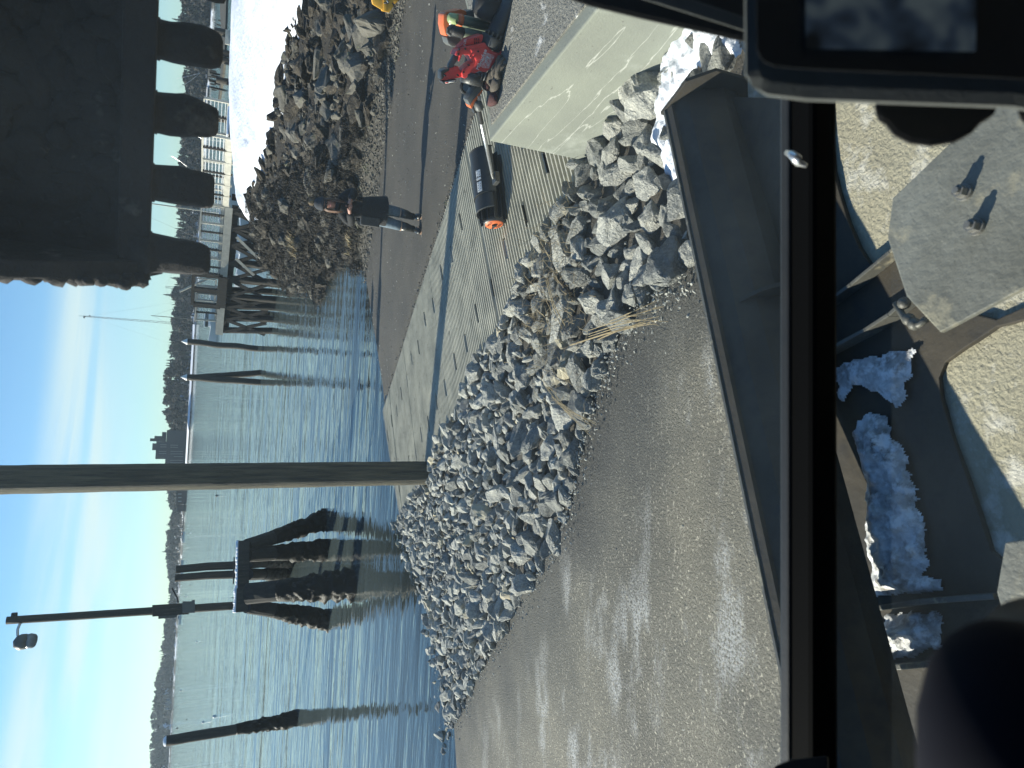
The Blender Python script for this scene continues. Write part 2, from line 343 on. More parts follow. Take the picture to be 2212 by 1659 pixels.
for x, y, z in [(60, 30, 3.2), (60, 10, 2.8), (25, 8, 2.4), (12, 9, 1.4), (14, 2, 2.2), (60, 60, 1.0), (45, 75, -1), (20, 70, -1.5), (12, 48, .2), (6, 50, -1.6), (0, 30, -1.4), (-2, 24, -1.0), (-3, 50, -2.5), (22, 46, 1.6), (36, 42, 2.0), (9, 41, .4)]:
    bp.append((x, y)); bz.append(z)
fb = rbf_fit(bp, np.array(bz))
toexy = [at(x, y, z) for x, y, z in toe]; t0, t1 = toexy[1], toexy[-1]
TD = Vector((t1.x-t0.x, t1.y-t0.y)).normalized(); TN = Vector((-TD.y, TD.x)); TN = TN if TN.y > 0 else -TN   # toward the bank
AEa = np.array([(p.x, p.y) for p in AE])
def seg_dist(x, y, pts):
    best = np.full(x.shape, 1e9); side = np.zeros(x.shape)
    for a, b in zip(pts[:-1], pts[1:]):
        ab = b-a; L2 = ab@ab; t = np.clip(((x-a[0])*ab[0]+(y-a[1])*ab[1])/L2, 0, 1)
        d = np.hypot(x-a[0]-t*ab[0], y-a[1]-t*ab[1]); cr = ab[0]*(y-a[1])-ab[1]*(x-a[0])
        m = d < best; best = np.where(m, d, best); side = np.where(m, cr, side)
    return best*np.sign(side)
AEx = np.vstack([AEa[0]+(AEa[0]-AEa[1])*12, AEa, AEa[-1]+np.array([-12, 7.])])
def H(x, y):
    x = np.asarray(x, float); y = np.asarray(y, float)
    u = (x-L0.x)*RD.x+(y-L0.y)*RD.y; v = (x-L0.x)*RC.x+(y-L0.y)*RC.y
    zr = PR[0]*x+PR[1]*y+PR[2]; za = PA[0]*x+PA[1]*y+PA[2]
    zb = fb(x, y)
    td = (x-t0.x)*TN.x+(y-t0.y)*TN.y                                   # >0 on the bank side
    wb = np.clip((td+.5)/1.0, 0, 1); wb = wb*wb*(3-2*wb)
    wb = wb*np.clip((x+3)/4, 0, 1)
    right = zr*(1-wb)+zb*wb
    sa = seg_dist(x, y, AEx)                                            # <0 on the asphalt side?
    da = np.clip(np.where(ASIDE*sa > 0, 0, np.abs(sa)), 0, None); dr = np.clip(-v, 0, None)
    f = dr/(da+dr+1e-6); mid = zr*(1-f)+za*f
    h = np.where(v > 0, right, mid)
    h = np.where((ASIDE*sa > 0) & (v < .3), za, h)
    return h
ASIDE = 1.0
ASIDE = 1.0 if seg_dist(np.array([-2.0]), np.array([3.0]), AEx)[0] > 0 else -1.0
def h1(x, y): return float(H(np.array([x]), np.array([y]))[0])
def grid(name, xs, ys, zf, mats, kind, label, mask=None, nz=0, smooth=True):
    X, Y = np.meshgrid(xs, ys); Z = zf(X, Y); ny, nx = X.shape
    vs = np.stack([X, Y, Z], -1).reshape(-1, 3)
    idx = np.arange(nx*ny).reshape(ny, nx)
    q = np.stack([idx[:-1, :-1], idx[:-1, 1:], idx[1:, 1:], idx[1:, :-1]], -1).reshape(-1, 4)
    if mask is not None:
        k = mask(X, Y, Z).reshape(-1); q = q[k[q].all(1)]
        used = np.unique(q); mp = -np.ones(len(vs), int); mp[used] = np.arange(len(used)); vs = vs[used]; q = mp[q]
    me = bpy.data.meshes.new(name); me.from_pydata(vs.tolist(), [], q.tolist()); me.update()
    o = link(name, me, mats, None, smooth)
    return tag(o, label, None, None, kind)
rng = np.random.default_rng(4)
def vnoise(x, y, s, sd=0):
    """cheap smooth value noise"""
    g = np.random.default_rng(int(sd)+77).random((64, 64)); u = x/s+1000; v = y/s+1000
    i = np.floor(u).astype(int); j = np.floor(v).astype(int); fu = u-i; fv = v-j; fu = fu*fu*(3-2*fu); fv = fv*fv*(3-2*fv)
    a = g[i % 64, j % 64]; b = g[(i+1) % 64, j % 64]; c = g[i % 64, (j+1) % 64]; d = g[(i+1) % 64, (j+1) % 64]
    return (a*(1-fu)+b*fu)*(1-fv)+(c*(1-fu)+d*fu)*fv - .5
def ground_z(X, Y):
    Z = H(X, Y); sa = seg_dist(X, Y, AEx); v = (X-L0.x)*RC.x+(Y-L0.y)*RC.y
    td = (X-t0.x)*TN.x+(Y-t0.y)*TN.y
    Z = Z - np.where((ASIDE*sa > 0) & (v < .3), .06, 0) - np.where((v > -.3) & (v < RW+.1), .05, 0)
    Z = Z + np.where(td > .3, vnoise(X, Y, .9, 1)*.22+vnoise(X, Y, .35, 2)*.10, vnoise(X, Y, .8, 3)*.012)
    return np.maximum(Z, -4)
xs = np.concatenate([np.arange(-40, -12, 2.), np.arange(-12, 14, .16), np.arange(14, 32, .5), np.arange(32, 100, 2)])
ys = np.concatenate([np.arange(-30, 0, 2.), np.arange(0, 34, .16), np.arange(34, 60, .6), np.arange(60, 130, 3)])
gnd = grid('ground', xs, ys, ground_z, [M['gravel'], M['bankm']], 'structure', None)
gme = gnd.data
for p in gme.polygons:
    c = p.center
    if (c.x-t0.x)*TN.x+(c.y-t0.y)*TN.y > .15+.25*math.sin(c.x*5)*math.sin(c.y*4): p.material_index = 1
# seabed and water reach the horizon
def flat(name, z, r, m, kind='structure'):
    b = MB(); b.add([(-r, -r, z), (r, -r, z), (r, r, z), (-r, r, z)], [(0, 1, 2, 3)]); return tag(b.build(name, m), None, None, None, kind)
M['seabed'] = mat('seabed', (.05, .055, .045), .95, (.08, .08, .065), .5)
flat('seabed', -4.2, 14000, M['seabed'])
wmat = bpy.data.materials.new('water'); wmat.use_nodes = True; t = wmat.node_tree; t.nodes.clear()
def N(ty, **k):
    n = t.nodes.new(ty)
    for a, b in k.items(): n.inputs[a].default_value = b
    return n
geo = N('ShaderNodeNewGeometry'); 
def wav(sx, sy, sc_, det, dist=0, rough=.55, rot=.05):
    mp = N('ShaderNodeMapping'); mp.inputs['Scale'].default_value = (sx, sy, 1); mp.inputs['Rotation'].default_value = (0, 0, rot)
    t.links.new(geo.outputs['Position'], mp.inputs[0])
    n = N('ShaderNodeTexNoise', Scale=sc_, Detail=det, Roughness=rough, Distortion=dist); t.links.new(mp.outputs[0], n.inputs['Vector']); return n.outputs['Fac']
def mth(op, a, b):
    n = t.nodes.new('ShaderNodeMath'); n.operation = op
    for i, v in enumerate((a, b)):
        if isinstance(v, (int, float)): n.inputs[i].default_value = v
        else: t.links.new(v, n.inputs[i])
    return n.outputs[0]
hgt = mth('ADD', mth('MULTIPLY', wav(.30, 2.2, 1.0, 2, .4, .5), .026), mth('MULTIPLY', wav(1.0, 5.5, 1.2, 2, .5, .5, -.06), .011))
hgt = mth('ADD', hgt, mth('MULTIPLY', wav(2.5, 7, 2.2, 1, .2, .5, .1), .0022))
hgt = mth('ADD', hgt, mth('MULTIPLY', wav(.022, .13, 1.0, 5, .4, .62, .08), .34))
bmp = N('ShaderNodeBump', Strength=1.0, Distance=1.0); t.links.new(hgt, bmp.inputs['Height'])
gl = N('ShaderNodeBsdfGlossy', Roughness=.03); gl.inputs[0].default_value = (1, .985, .92, 1); t.links.new(bmp.outputs[0], gl.inputs['Normal'])
body = N('ShaderNodeBsdfDiffuse'); body.inputs[0].default_value = (.070, .090, .088, 1)
trn = N('ShaderNodeBsdfTransparent'); trn.inputs[0].default_value = (.55, .60, .52, 1)
dep = N('ShaderNodeAttribute'); dep.attribute_name = 'depth'
mxb = t.nodes.new('ShaderNodeMixShader'); t.links.new(dep.outputs['Fac'], mxb.inputs[0]); t.links.new(trn.outputs[0], mxb.inputs[1]); t.links.new(body.outputs[0], mxb.inputs[2])
fr = N('ShaderNodeFresnel', IOR=1.5); t.links.new(bmp.outputs[0], fr.inputs['Normal'])
mxw = t.nodes.new('ShaderNodeMixShader'); t.links.new(fr.outputs[0], mxw.inputs[0]); t.links.new(mxb.outputs[0], mxw.inputs[1]); t.links.new(gl.outputs[0], mxw.inputs[2])
ow = t.nodes.new('ShaderNodeOutputMaterial'); t.links.new(mxw.outputs[0], ow.inputs[0])
wx = np.concatenate([[-14000, -4000, -1000, -300, -100, -50], np.arange(-30, 20, .5), [25, 35, 60, 100, 300, 1000, 4000, 14000]])
wy = np.concatenate([[-14000, -3000, -500, -60, -10], np.arange(0, 50, .5), [60, 80, 120, 200, 400, 1000, 3000, 14000]])
wat = grid('water', wx, wy, lambda X, Y: X*0, wmat, 'structure', None)
zz = np.array([v.co[:] for v in wat.data.vertices]); inn = (np.abs(zz[:, 0]) < 90) & (zz[:, 1] > -20) & (zz[:, 1] < 110)
dd = np.where(inn, -H(zz[:, 0], zz[:, 1]), 4); dd = 1-np.exp(-np.clip(dd, 0, None)*3.6)
att = wat.data.attributes.new('depth', 'FLOAT', 'POINT'); att.data.foreach_set('value', dd.astype(np.float32))
# bright dry sand and grit under the machine
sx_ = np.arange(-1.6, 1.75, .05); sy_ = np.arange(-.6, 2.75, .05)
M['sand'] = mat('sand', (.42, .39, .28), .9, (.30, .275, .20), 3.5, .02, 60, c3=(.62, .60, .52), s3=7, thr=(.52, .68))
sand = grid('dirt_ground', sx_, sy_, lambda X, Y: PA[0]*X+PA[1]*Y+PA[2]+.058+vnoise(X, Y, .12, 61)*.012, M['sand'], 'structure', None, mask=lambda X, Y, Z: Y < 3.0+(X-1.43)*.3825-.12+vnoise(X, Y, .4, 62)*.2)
# asphalt slab: inside side of AE, down into the water, back behind the machine
b = MB(); 
AP = [Vector((p[0], p[1])) for p in AEx]
out2 = AP + [Vector((-26, 14)), Vector((-26, -14)), Vector((6, -14)), Vector((6, float(AP[0].y)))] 
fine = []
for a, c in zip(AP[:-1], AP[1:]):
    n_ = max(1, int((c-a).length/.12)) if (c-a).length < 3 else 1
    for i in range(n_):
        q = a.lerp(c, i/n_); k = noise.noise(Vector((q.x*3, q.y*3, 1)))*.05 if n_ > 1 else 0; fine.append(q+Vector((k, k)))
fine.append(AP[-1])
out2 = fine + out2[len(AP):-2]+[Vector((AP[0].x, -14))]
top = [Vector((p.x, p.y, zp(PA, p.x, p.y))) for p in out2]
b.prism([p-Vector((0, 0, .05)) for p in top], (0, 0, .10))
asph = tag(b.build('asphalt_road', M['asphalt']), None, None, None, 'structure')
# ridged concrete planks of the boat ramp
b = MB(); pitch = .066; U0, U1 = -1.5, 13.5; k = int((U1-U0)/pitch); prof = []
for i in range(k):
    u = U0+i*pitch
    for du, dz in ((0, 0), (.30, .0), (.40, .026), (.66, .026), (.76, 0)): prof.append((u+du*pitch, dz))
vs = []
PL = .62                                                       # plank length along the ramp
vv = list(np.linspace(-.06, RW, 42))
for (u, dz) in prof:
    joint = abs((u/PL) % 1) < .012
    for v in vv:
        x = L0.x+RD.x*u+RC.x*v; y = L0.y+RD.y*u+RC.y*v
        wob = noise.noise(Vector((x*1.3, y*1.3, 0)))*.006
        vs.append((x, y, zp(PR, x, y)+(0 if joint else dz)+wob*.5 + .004*math.sin(int(u/PL)*7.1)))
nv = len(vv); fs = []
for i in range(len(prof)-1):
    for j in range(nv-1): fs.append((i*nv+j, i*nv+j+1, (i+1)*nv+j+1, (i+1)*nv+j))
# lifting slots: recessed pockets between the ridges
slots = []
for r_ in range(26):
    for v0 in (.55, 1.95):
        u0 = -.9+r_*PL+.30
        slots.append((u0, v0+.05*math.sin(r_*3.3)))
def inslot(u, v): return any(abs(u-a) < .033 and abs(v-c) < .13 for a, c in slots)
keep = []
for f in fs:
    i = f[0]//nv; j = f[0] % nv; u = prof[i][0]; v = vv[j]+.03
    if not inslot(u, v): keep.append(f)
b.add(vs, keep)
ramp = tag(b.build('boat_ramp', M['ramp']), None, None, None, 'structure'); 
# ---------------------------------------------------------------- snow field on top of the bank
snp = [(520, -120), (512, 250), (497, 330), (490, 385), (500, 425), (535, 462), (547, 440), (562, 400), (572, 350), (590, 280), (605, 200), (625, 110), (650, 10), (665, -120)]
SNW = [(520, -80, 2.6), (512, 120, 2.55), (508, 250, 2.5), (503, 330, 2.45), (512, 400, 2.3), (528, 448, 1.95), (550, 500, 1.62), (560, 470, 1.66), (558, 432, 1.72), (566, 395, 1.72), (572, 352, 1.72), (590, 280, 1.74), (603, 200, 1.75), (622, 110, 1.78), (648, 10, 1.8), (668, -80, 1.8)]
sn = np.array([at(*q)[:2] for q in SNW]); sn = np.vstack([sn[:1]+[22, 14], sn, sn[-1:]+[10, -4]])
def inpoly(x, y, P):
    r = np.zeros(x.shape, bool)
    for (x0, y0), (x1, y1) in zip(P, np.roll(P, -1, 0)):
        c = ((y0 > y) != (y1 > y)) & (x < (x1-x0)*(y-y0)/((y1-y0) if y1 != y0 else 1e-9)+x0); r ^= c
    return r
def snow_d(X, Y):
    P = np.vstack([sn, sn[:1]]); d = np.abs(seg_dist(X, Y, P)); return np.where(inpoly(X, Y, sn), d, -d)
def snow_z(X, Y):
    d = snow_d(X, Y)+vnoise(X, Y, 1.1, 8)*1.1+vnoise(X, Y, .45, 9)*.7
    return H(X, Y)+np.clip(d, -.3, .9)*.28+.02+vnoise(X, Y, 1.6, 11)*.10+vnoise(X, Y, .6, 12)*.04
sx = np.arange(3, 34, .14); sy = np.arange(12, 48, .16)
snow = grid('snow', sx, sy, snow_z, M['snow'], 'stuff', None, mask=lambda X, Y, Z: (snow_d(X, Y)+vnoise(X, Y, 1.1, 8)*1.1+vnoise(X, Y, .45, 9)*.7) > -.25)
tag(snow, 'thick white snow covering the top of the rocky bank', 'snow')

# ------------------------------------------------------------------ rocks
def rock_mesh(name, seed, mt, dims=(1, .72, .5), npt=16, detail=1, rough=.06):
    rg = random.Random(seed); bm = bmesh.new()
    for i in range(npt):
        while 1:
            p = Vector((rg.uniform(-1, 1), rg.uniform(-1, 1), rg.uniform(-1, 1)))
            if .55 < p.length < 1: break
        p = p.normalized()*rg.uniform(.82, 1.08)
        bm.verts.new((p.x*dims[0]/2, p.y*dims[1]/2, p.z*dims[2]/2))
    r = bmesh.ops.convex_hull(bm, input=bm.verts)
    bmesh.ops.delete(bm, geom=[g for g in r['geom_interior'] if isinstance(g, bmesh.types.BMVert)], context='VERTS')
    bmesh.ops.bevel(bm, geom=list(bm.edges), offset=.022, segments=1, affect='EDGES', clamp_overlap=True)
    bmesh.ops.triangulate(bm, faces=bm.faces)
    if detail:
        bmesh.ops.subdivide_edges(bm, edges=[e for e in bm.edges if e.calc_length() > .12], cuts=detail, use_grid_fill=True)
        off = Vector((seed*3.7, 1, 2))
        for v in bm.verts:
            v.co += v.co.normalized()*(noise.noise(v.co*5+off)*rough + noise.noise(v.co*13+off)*rough*.45)
    me = bpy.data.meshes.new(name); bm.to_mesh(me); bm.free(); me.materials.append(mt)
    return me
rockA = [rock_mesh('rock', i, M[('rockA', 'rockB', 'rockA', 'rockB', 'rockA', 'rockB', 'rockA', 'rockB', 'rockT')[i % 9]], ((1, .74, .48), (1, .62, .36), (1, .85, .62), (1, .55, .42))[i % 4], 15+i % 5, 2) for i in range(18)]
rockC = [rock_mesh('boulder', 50+i, M[('rockC', 'rockC', 'rockD')[i % 3]], ((1, .76, .55), (1, .6, .4), (1, .9, .7))[i % 3], 15+i % 5, 2, .08) for i in range(12)]
small = [rock_mesh('stone', 90+i, M['rockA'], (1, .7, .5), 11, 0) for i in range(6)]
def rotm(rg, flatness=.5):
    return Matrix.Rotation(rg.uniform(0, 6.28), 3, 'Z') @ Matrix.Rotation(rg.gauss(0, flatness), 3, 'X') @ Matrix.Rotation(rg.gauss(0, flatness), 3, 'Y')
def scatter(n, region, size, seed, minf=.62, tries=40000):
    rg = random.Random(seed); pts = []; cell = {}
    for _ in range(tries):
        if len(pts) >= n: break
        p = region(rg)
        if p is None: continue
        x, y = p; s = size(x, y, rg); r = s*minf; key = (int(x/.5), int(y/.5)); ok = True
        R_ = 2
        for i in range(-R_, R_+1):
            for j in range(-R_, R_+1):
                for (a, b_, c) in cell.get((key[0]+i, key[1]+j), ()):
                    if (a-x)**2+(b_-y)**2 < ((r+c)/2)**2*1.0: ok = False; break
                if not ok: break
            if not ok: break
        if ok: pts.append((x, y, s)); cell.setdefault(key, []).append((x, y, r))
    return pts
def riprap_region(rg):
    x = rg.uniform(-6.2, 3.2); y = rg.uniform(1.6, 14)
    v = (x-L0.x)*RC.x+(y-L0.y)*RC.y; u = (x-L0.x)*RD.x+(y-L0.y)*RD.y
    sa = float(seg_dist(np.array([x]), np.array([y]), AEx)[0])*ASIDE
    if sa > .02: return None
    if x < 1.75 and y < 3.06+(x-1.43)*.3825: return None
    if y > 4.9 and v > .02+.12*noise.noise(Vector((x*1.5, y*1.5, 0))): return None
    if y <= 4.9 and x > 1.80+.19*(4.88-y)-.05: return None
    z = h1(x, y)
    if z < -.10: return None
    return x, y
def rr_size(x, y, rg):
    d = math.hypot(x, y)
    return rg.choice((.13, .17, .20, .24, .30))*(1.22 if d < 5.5 else 1.12 if d < 7 else (.98 if d < 9 else .86))
pts = scatter(4200, riprap_region, rr_size, 3, .60)
def instance(me, name, loc, m3, s, **k):
    o = bpy.data.objects.new(name, me); COL.objects.link(o)
    o.matrix_world = Matrix.Translation(loc) @ (m3.to_4x4()) @ Matrix.Diagonal((s[0], s[1], s[2], 1)); return tag(o, **k)
def merge_rocks(name, items, label, cat, pool_mats):
    vs = []; fs = []; mi = []
    cache = {}
    for me, loc, m3, s in items:
        if me.name not in cache:
            cache[me.name] = (np.array([v.co[:] for v in me.vertices]), [tuple(p.vertices) for p in me.polygons], pool_mats.index(me.materials[0]))
        V, Fs, mm = cache[me.name]; b0 = len(vs)
        VV = (V*np.array(s)) @ np.array(m3).T + np.array(loc)
        vs += VV.tolist(); fs += [tuple(b0+i for i in f) for f in Fs]; mi += [mm]*len(Fs)
    me = bpy.data.meshes.new(name); me.from_pydata(vs, [], fs); me.update()
    for m_ in pool_mats: me.materials.append(m_)
    me.polygons.foreach_set('material_index', mi)
    for i_, m_ in enumerate(pool_mats):
        me.materials[i_] = {'rockA': M['rockAm'], 'rockB': M['rockBm']}.get(m_.name, m_)
    o = bpy.data.objects.new(name, me); COL.objects.link(o); return tag(o, label, cat, None, 'stuff')
rg = random.Random(8); inst = []
for (x, y, s) in pts:
    me = rockA[rg.choice(range(18)) if rg.random() < .9 else rg.choice((0, 2, 4))]
    if me.materials[0].name == 'rockT' and rg.random() < .6: me = rockA[0]
    z = h1(x, y)+s*rg.uniform(.02, .22)+.02
    m3 = rotm(rg, .55); S = (s*1.12*rg.uniform(.9, 1.35), s*1.12, s*1.12*rg.uniform(.85, 1.2))
    inst.append((s/math.sqrt(x*x+y*y+7), me, (x, y, z), m3, S))
# snow-free lead stones close to the asphalt edge are laid first, biggest in view first
inst.sort(key=lambda q: -q[0])
WD = 'of the grey broken riprap between the asphalt and the ridged ramp'
def inframe(l):
    c = M3.transposed() @ (Vector(l)-O); px = W/2-F*c.x/c.z; py = HH/2+F*c.y/c.z
    return c.z < 0 and -40 < px < 1640 and -20 < py < HH+10
nin = 0; rest = []
def rock_label(tone, me, S, x, y):
    s = max(S); size = 'small' if s < .19 else ('modest' if s < .25 else ('medium' if s < .31 else ('large' if s < .37 else 'very large')))
    shape = ('block', 'slab', 'rounded lump', 'wedge')[int(me.name.split('.')[-1]) % 4 if '.' in me.name else 0]
    u, v = rampuv(x, y); sa = abs(float(seg_dist(np.array([x]), np.array([y]), AEx)[0])); c = 'asphalt side' if sa < .4 else ('ramp side' if v > -.45 else 'middle')
    if y < 4.9 and x > .9: z = 'snowy foot of the concrete wall' if y < 3.9 else 'the lower wall corner'
    else: z = ('the wall corner' if u < 1 else 'the broom drum' if u < 1.9 else 'the thickest dry grass' if u < 2.9 else 'the last dry grass' if u < 4 else 'the bare middle stretch' if u < 5.2 else 'the wooden pole' if u < 7 else 'the waterline')
    return '%s %s stone %s, %s of riprap by %s' % (size, tone, shape, c, z.replace('snowy foot of the concrete wall', 'the snowy wall foot'))
for q, me, loc, m3, S in inst:
    if nin < 290 and inframe(loc):
        nin += 1; x, y = loc[0], loc[1]
        tone = {'rockT': 'tan', 'rockA': 'light grey', 'rockB': 'dark grey'}[me.materials[0].name]; lab = rock_label(tone, me, S, x, y)
        instance(me, 'riprap_stone', loc, m3, S, label=lab, cat='rock', group='grey riprap stones')
    else: rest.append((me, loc, m3, S))
merge_rocks('riprap', rest, 'smaller and farther stones of the grey riprap slope down to the water', 'riprap', [M['rockA'], M['rockB'], M['rockT']])
items = []
for _ in range(1500):
    u = rg.uniform(-2, 11); v = RW+rg.uniform(.05, 4.5); x = L0.x+RD.x*u+RC.x*v; y = L0.y+RD.y*u+RC.y*v
    if (x-t0.x)*TN.x+(y-t0.y)*TN.y > -.1: continue
    s = rg.choice((.006, .009, .012, .018, .03)); items.append((rg.choice(small), (x, y, h1(x, y)+s*.2), rotm(rg), (s*1.4, s, s*.6)))
for _ in range(500):
    x = rg.uniform(-6, 1); y = rg.uniform(2.6, 9.5)
    if float(seg_dist(np.array([x]), np.array([y]), AEx)[0])*ASIDE < .05: continue
    s = rg.choice((.005, .007, .010, .016)); items.append((rg.choice(small), (x, y, zp(PA, x, y)+.052), rotm(rg), (s*1.4, s, s*.7)))
merge_rocks('pebbles', items, 'scattered pebbles and shell bits on the dark gravel and the asphalt', 'pebbles', [M['rockA']])
# small chips and gravel under the stones, pebbles on the asphalt edge and along the gravel strip
items = []
for _ in range(5200):
    p = riprap_region(rg)
    if p: s = rg.uniform(.03, .085); items.append((rg.choice(small), (p[0], p[1], h1(*p)+.01), rotm(rg), (s, s, s)))
for _ in range(1500):
    i = rg.randrange(1, len(AEa)-1); t_ = rg.random(); q = AEa[i]*(1-t_)+AEa[i+1]*t_ if i+1 < len(AEa) else AEa[i]
    x = q[0]+rg.gauss(0, .06)-abs(rg.gauss(0, .09)); y = q[1]-abs(rg.gauss(0, .14)); s = rg.choice((.006, .01, .014, .02, .035))
    items.append((rg.choice(small), (x, y, zp(PA, x, y)+.052), rotm(rg), (s, s, s)))
merge_rocks('stone_chips', items, 'loose stone chips lying between the riprap and on the asphalt edge', 'gravel', [M['rockA']])
items = []
for _ in range(5200):
    tt = rg.random(); base = t0.lerp(t1, tt*1.25-.12); off = rg.gauss(.1, .42)
    if rg.random() < .15: off = -abs(rg.gauss(0, 2.0))
    x = base.x+TN.x*off+rg.uniform(-.1, .1); y = base.y+TN.y*off; u, v = rampuv(x, y)
    if v < RW+.02: continue
    s = rg.uniform(.02, .11) if off > -.5 else rg.uniform(.01, .03)
    items.append((rg.choice(small), (x, y, h1(x, y)+.01), rotm(rg), (s*1.3, s, s*.7)))
for _ in range(900):                                             # crumbs along the ramp's right edge
    u = rg.uniform(-1, 11); v = RW+abs(rg.gauss(.02, .07)); x = L0.x+RD.x*u+RC.x*v; y = L0.y+RD.y*u+RC.y*v; s = rg.uniform(.015, .06)
    items.append((rg.choice(small), (x, y, zp(PR, x, y)+.01), rotm(rg), (s, s, s*.7)))
merge_rocks('shingle', items, 'small flat beach stones along the foot of the bank', 'shingle', [M['rockA']])
for o_ in [bpy.data.objects['shingle']]: o_.data.materials[0] = M['rockD']
# boulders of the right-hand bank
def bank_region(rg):
    x = rg.uniform(2.4, 14); y = rg.uniform(12, 38)
    td = (x-t0.x)*TN.x+(y-t0.y)*TN.y
    if td < .12: return None
    if float(snow_d(np.array([x]), np.array([y]))[0]) > .1: return None
    z = h1(x, y)
    if z < -.12 or z > 2.3: return None
    if y > 34 : return None
    return x, y
bpts = scatter(1500, bank_region, lambda x, y, rg: rg.choice((.16, .22, .28, .36, .46, .60, .75)), 12, .55, 42000)
bl = []
for (x, y, s) in bpts:
    me = rg.choice(rockC); z = h1(x, y)+s*rg.uniform(.0, .18)
    bl.append((s/math.hypot(x, y), me, (x, y, z), rotm(rg, .4), (s*rg.uniform(1.0, 1.4), s*1.1, s*rg.uniform(.8, 1.1)), s))
bl.sort(key=lambda q: -q[0]); nin = 0; rest = []; weedy = []
def is_weedy(x, y):
    k = M3.transposed() @ (Vector((x, y, h1(x, y)))-O); px = W/2-F*k.x/k.z; py = HH/2+F*k.y/k.z
    return (py-330)/180+(px-640)/260 > .25+.5*noise.noise(Vector((x*.8, y*.8, 3)))
for q, me, loc, m3, S, s in bl:
    wd = is_weedy(loc[0], loc[1])
    if wd: weedy.append((loc, S))
    if nin < 280 and inframe(loc):
        nin += 1
        sd_ = float(snow_d(np.array([loc[0]]), np.array([loc[1]]))[0]); size = 'small' if s < .32 else 'medium' if s < .42 else 'large' if s < .55 else 'very large' if s < .7 else 'huge'
        shape = ('block', 'slab', 'rounded boulder')[int(me.name.split('.')[-1]) % 3 if '.' in me.name else 0]
        wh = ('just below the snow' if sd_ > -1.6 else 'at the gravel edge' if (loc[0]-t0.x)*TN.x+(loc[1]-t0.y)*TN.y < 1.1 else 'halfway down the bank')
        k_ = M3.transposed() @ (Vector(loc)-O); py_ = HH/2+F*k_.y/k_.z
        wz = ('near the yellow bracket' if py_ < 110 else 'under the wide snow field' if py_ < 220 else 'right of the person' if py_ < 400 else 'behind the person' if py_ < 500 else 'toward the water and pier')
        instance(me, 'boulder', loc, m3, S, label='%s %s %s %s, %s' % (size, 'seaweed-hung brown' if wd else 'bare grey-brown', shape, wh, wz), cat='rock', group='boulders of the rocky bank')
    else: rest.append((me, loc, m3, S))
if rest: merge_rocks('bank_rocks', rest, 'remaining dark rocks of the bank', 'rocks', [M['rockC'], M['rockD']])
def single_rock(px, py, z, s, sq, m_, label, cat='rock', seed=1, name='boulder', rot=None):
    p = at(px, py, z); me = rock_mesh(name, seed, m_, (1, .8, .6), 20, 2, .05)
    return instance(me, name, p, rot or Matrix.Rotation(.4, 3, 'Z'), (s*sq[0], s*sq[1], s*sq[2]), label=label, cat=cat)
single_rock(588, 55, 1.95, 1.0, (1, 1, 1.25), M['rockD'], 'rounded grey boulder sticking out of the snow field', seed=201)
single_rock(605, 108, 1.85, .62, (1.5, .8, .8), M['rockD'], 'flat grey rock at the snow edge below the rounded boulder', seed=202)
single_rock(812, 50, .98, .95, (.6, .9, 1.9), M['rockD'], 'long smooth moss-streaked slab leaning at the foot of the bank', seed=203, rot=Matrix.Rotation(.5, 3, 'X') @ Matrix.Rotation(-.35, 3, 'Y'))
single_rock(770, 100, 1.05, .5, (.8, .6, 1.4), M['rockD'], 'pale broken slab beside the long smooth slab', seed=204)
single_rock(790, 205, .85, .5, (1.1, .5, .7), M['rockD'], 'pale wedge of rock lying in dark weed', seed=205)
single_rock(760, 340, .75, .42, (.9, .5, 1.2), M['rockD'], 'curved pale stone standing out of the seaweed', seed=206)
# seaweed strands hanging over the boulders
b = MB(); vs = []; fs = []
for loc, S in weedy:
    L = Vector(loc); r = max(S[0], S[1])*.55; k = int(60+r*130)
    for i in range(k):
        th = rg.uniform(0, 6.283); rr = r*math.sqrt(rg.random())*1.1
        x = L.x+math.cos(th)*rr; y = L.y+math.sin(th)*rr; hz = L.z+S[2]*.5*math.sqrt(max(0, 1-(rr/r/1.15)**2))
        out_ = Vector((math.cos(th), math.sin(th), 0)); ln = rg.uniform(.06, .17); wd_ = rg.uniform(.006, .014)
        sidev = Vector((-out_.y, out_.x, 0))*wd_; p = Vector((x, y, hz)); d1 = out_*ln*.5+Vector((rg.gauss(0, .02), rg.gauss(0, .02), rg.uniform(-.01, .035))); d2 = out_*ln*.3+Vector((0, 0, -ln*.8))
        n0 = len(vs); vs += [p-sidev, p+sidev, p+d1+sidev*.9, p+d1-sidev*.9, p+d1+d2]
        fs += [(n0, n0+1, n0+2, n0+3), (n0+3, n0+2, n0+4)]
b.add(vs, fs)
me = bpy.data.meshes.new('seaweed'); me.from_pydata([tuple(v) for v in b.v], [], b.f); me.update()
tag(link('seaweed', me, M['weed']), 'dark brown seaweed hanging over the lower boulders of the bank', 'seaweed', None, 'stuff')
M['weed'].node_tree.nodes['Principled BSDF'].inputs['Roughness'].default_value = .5
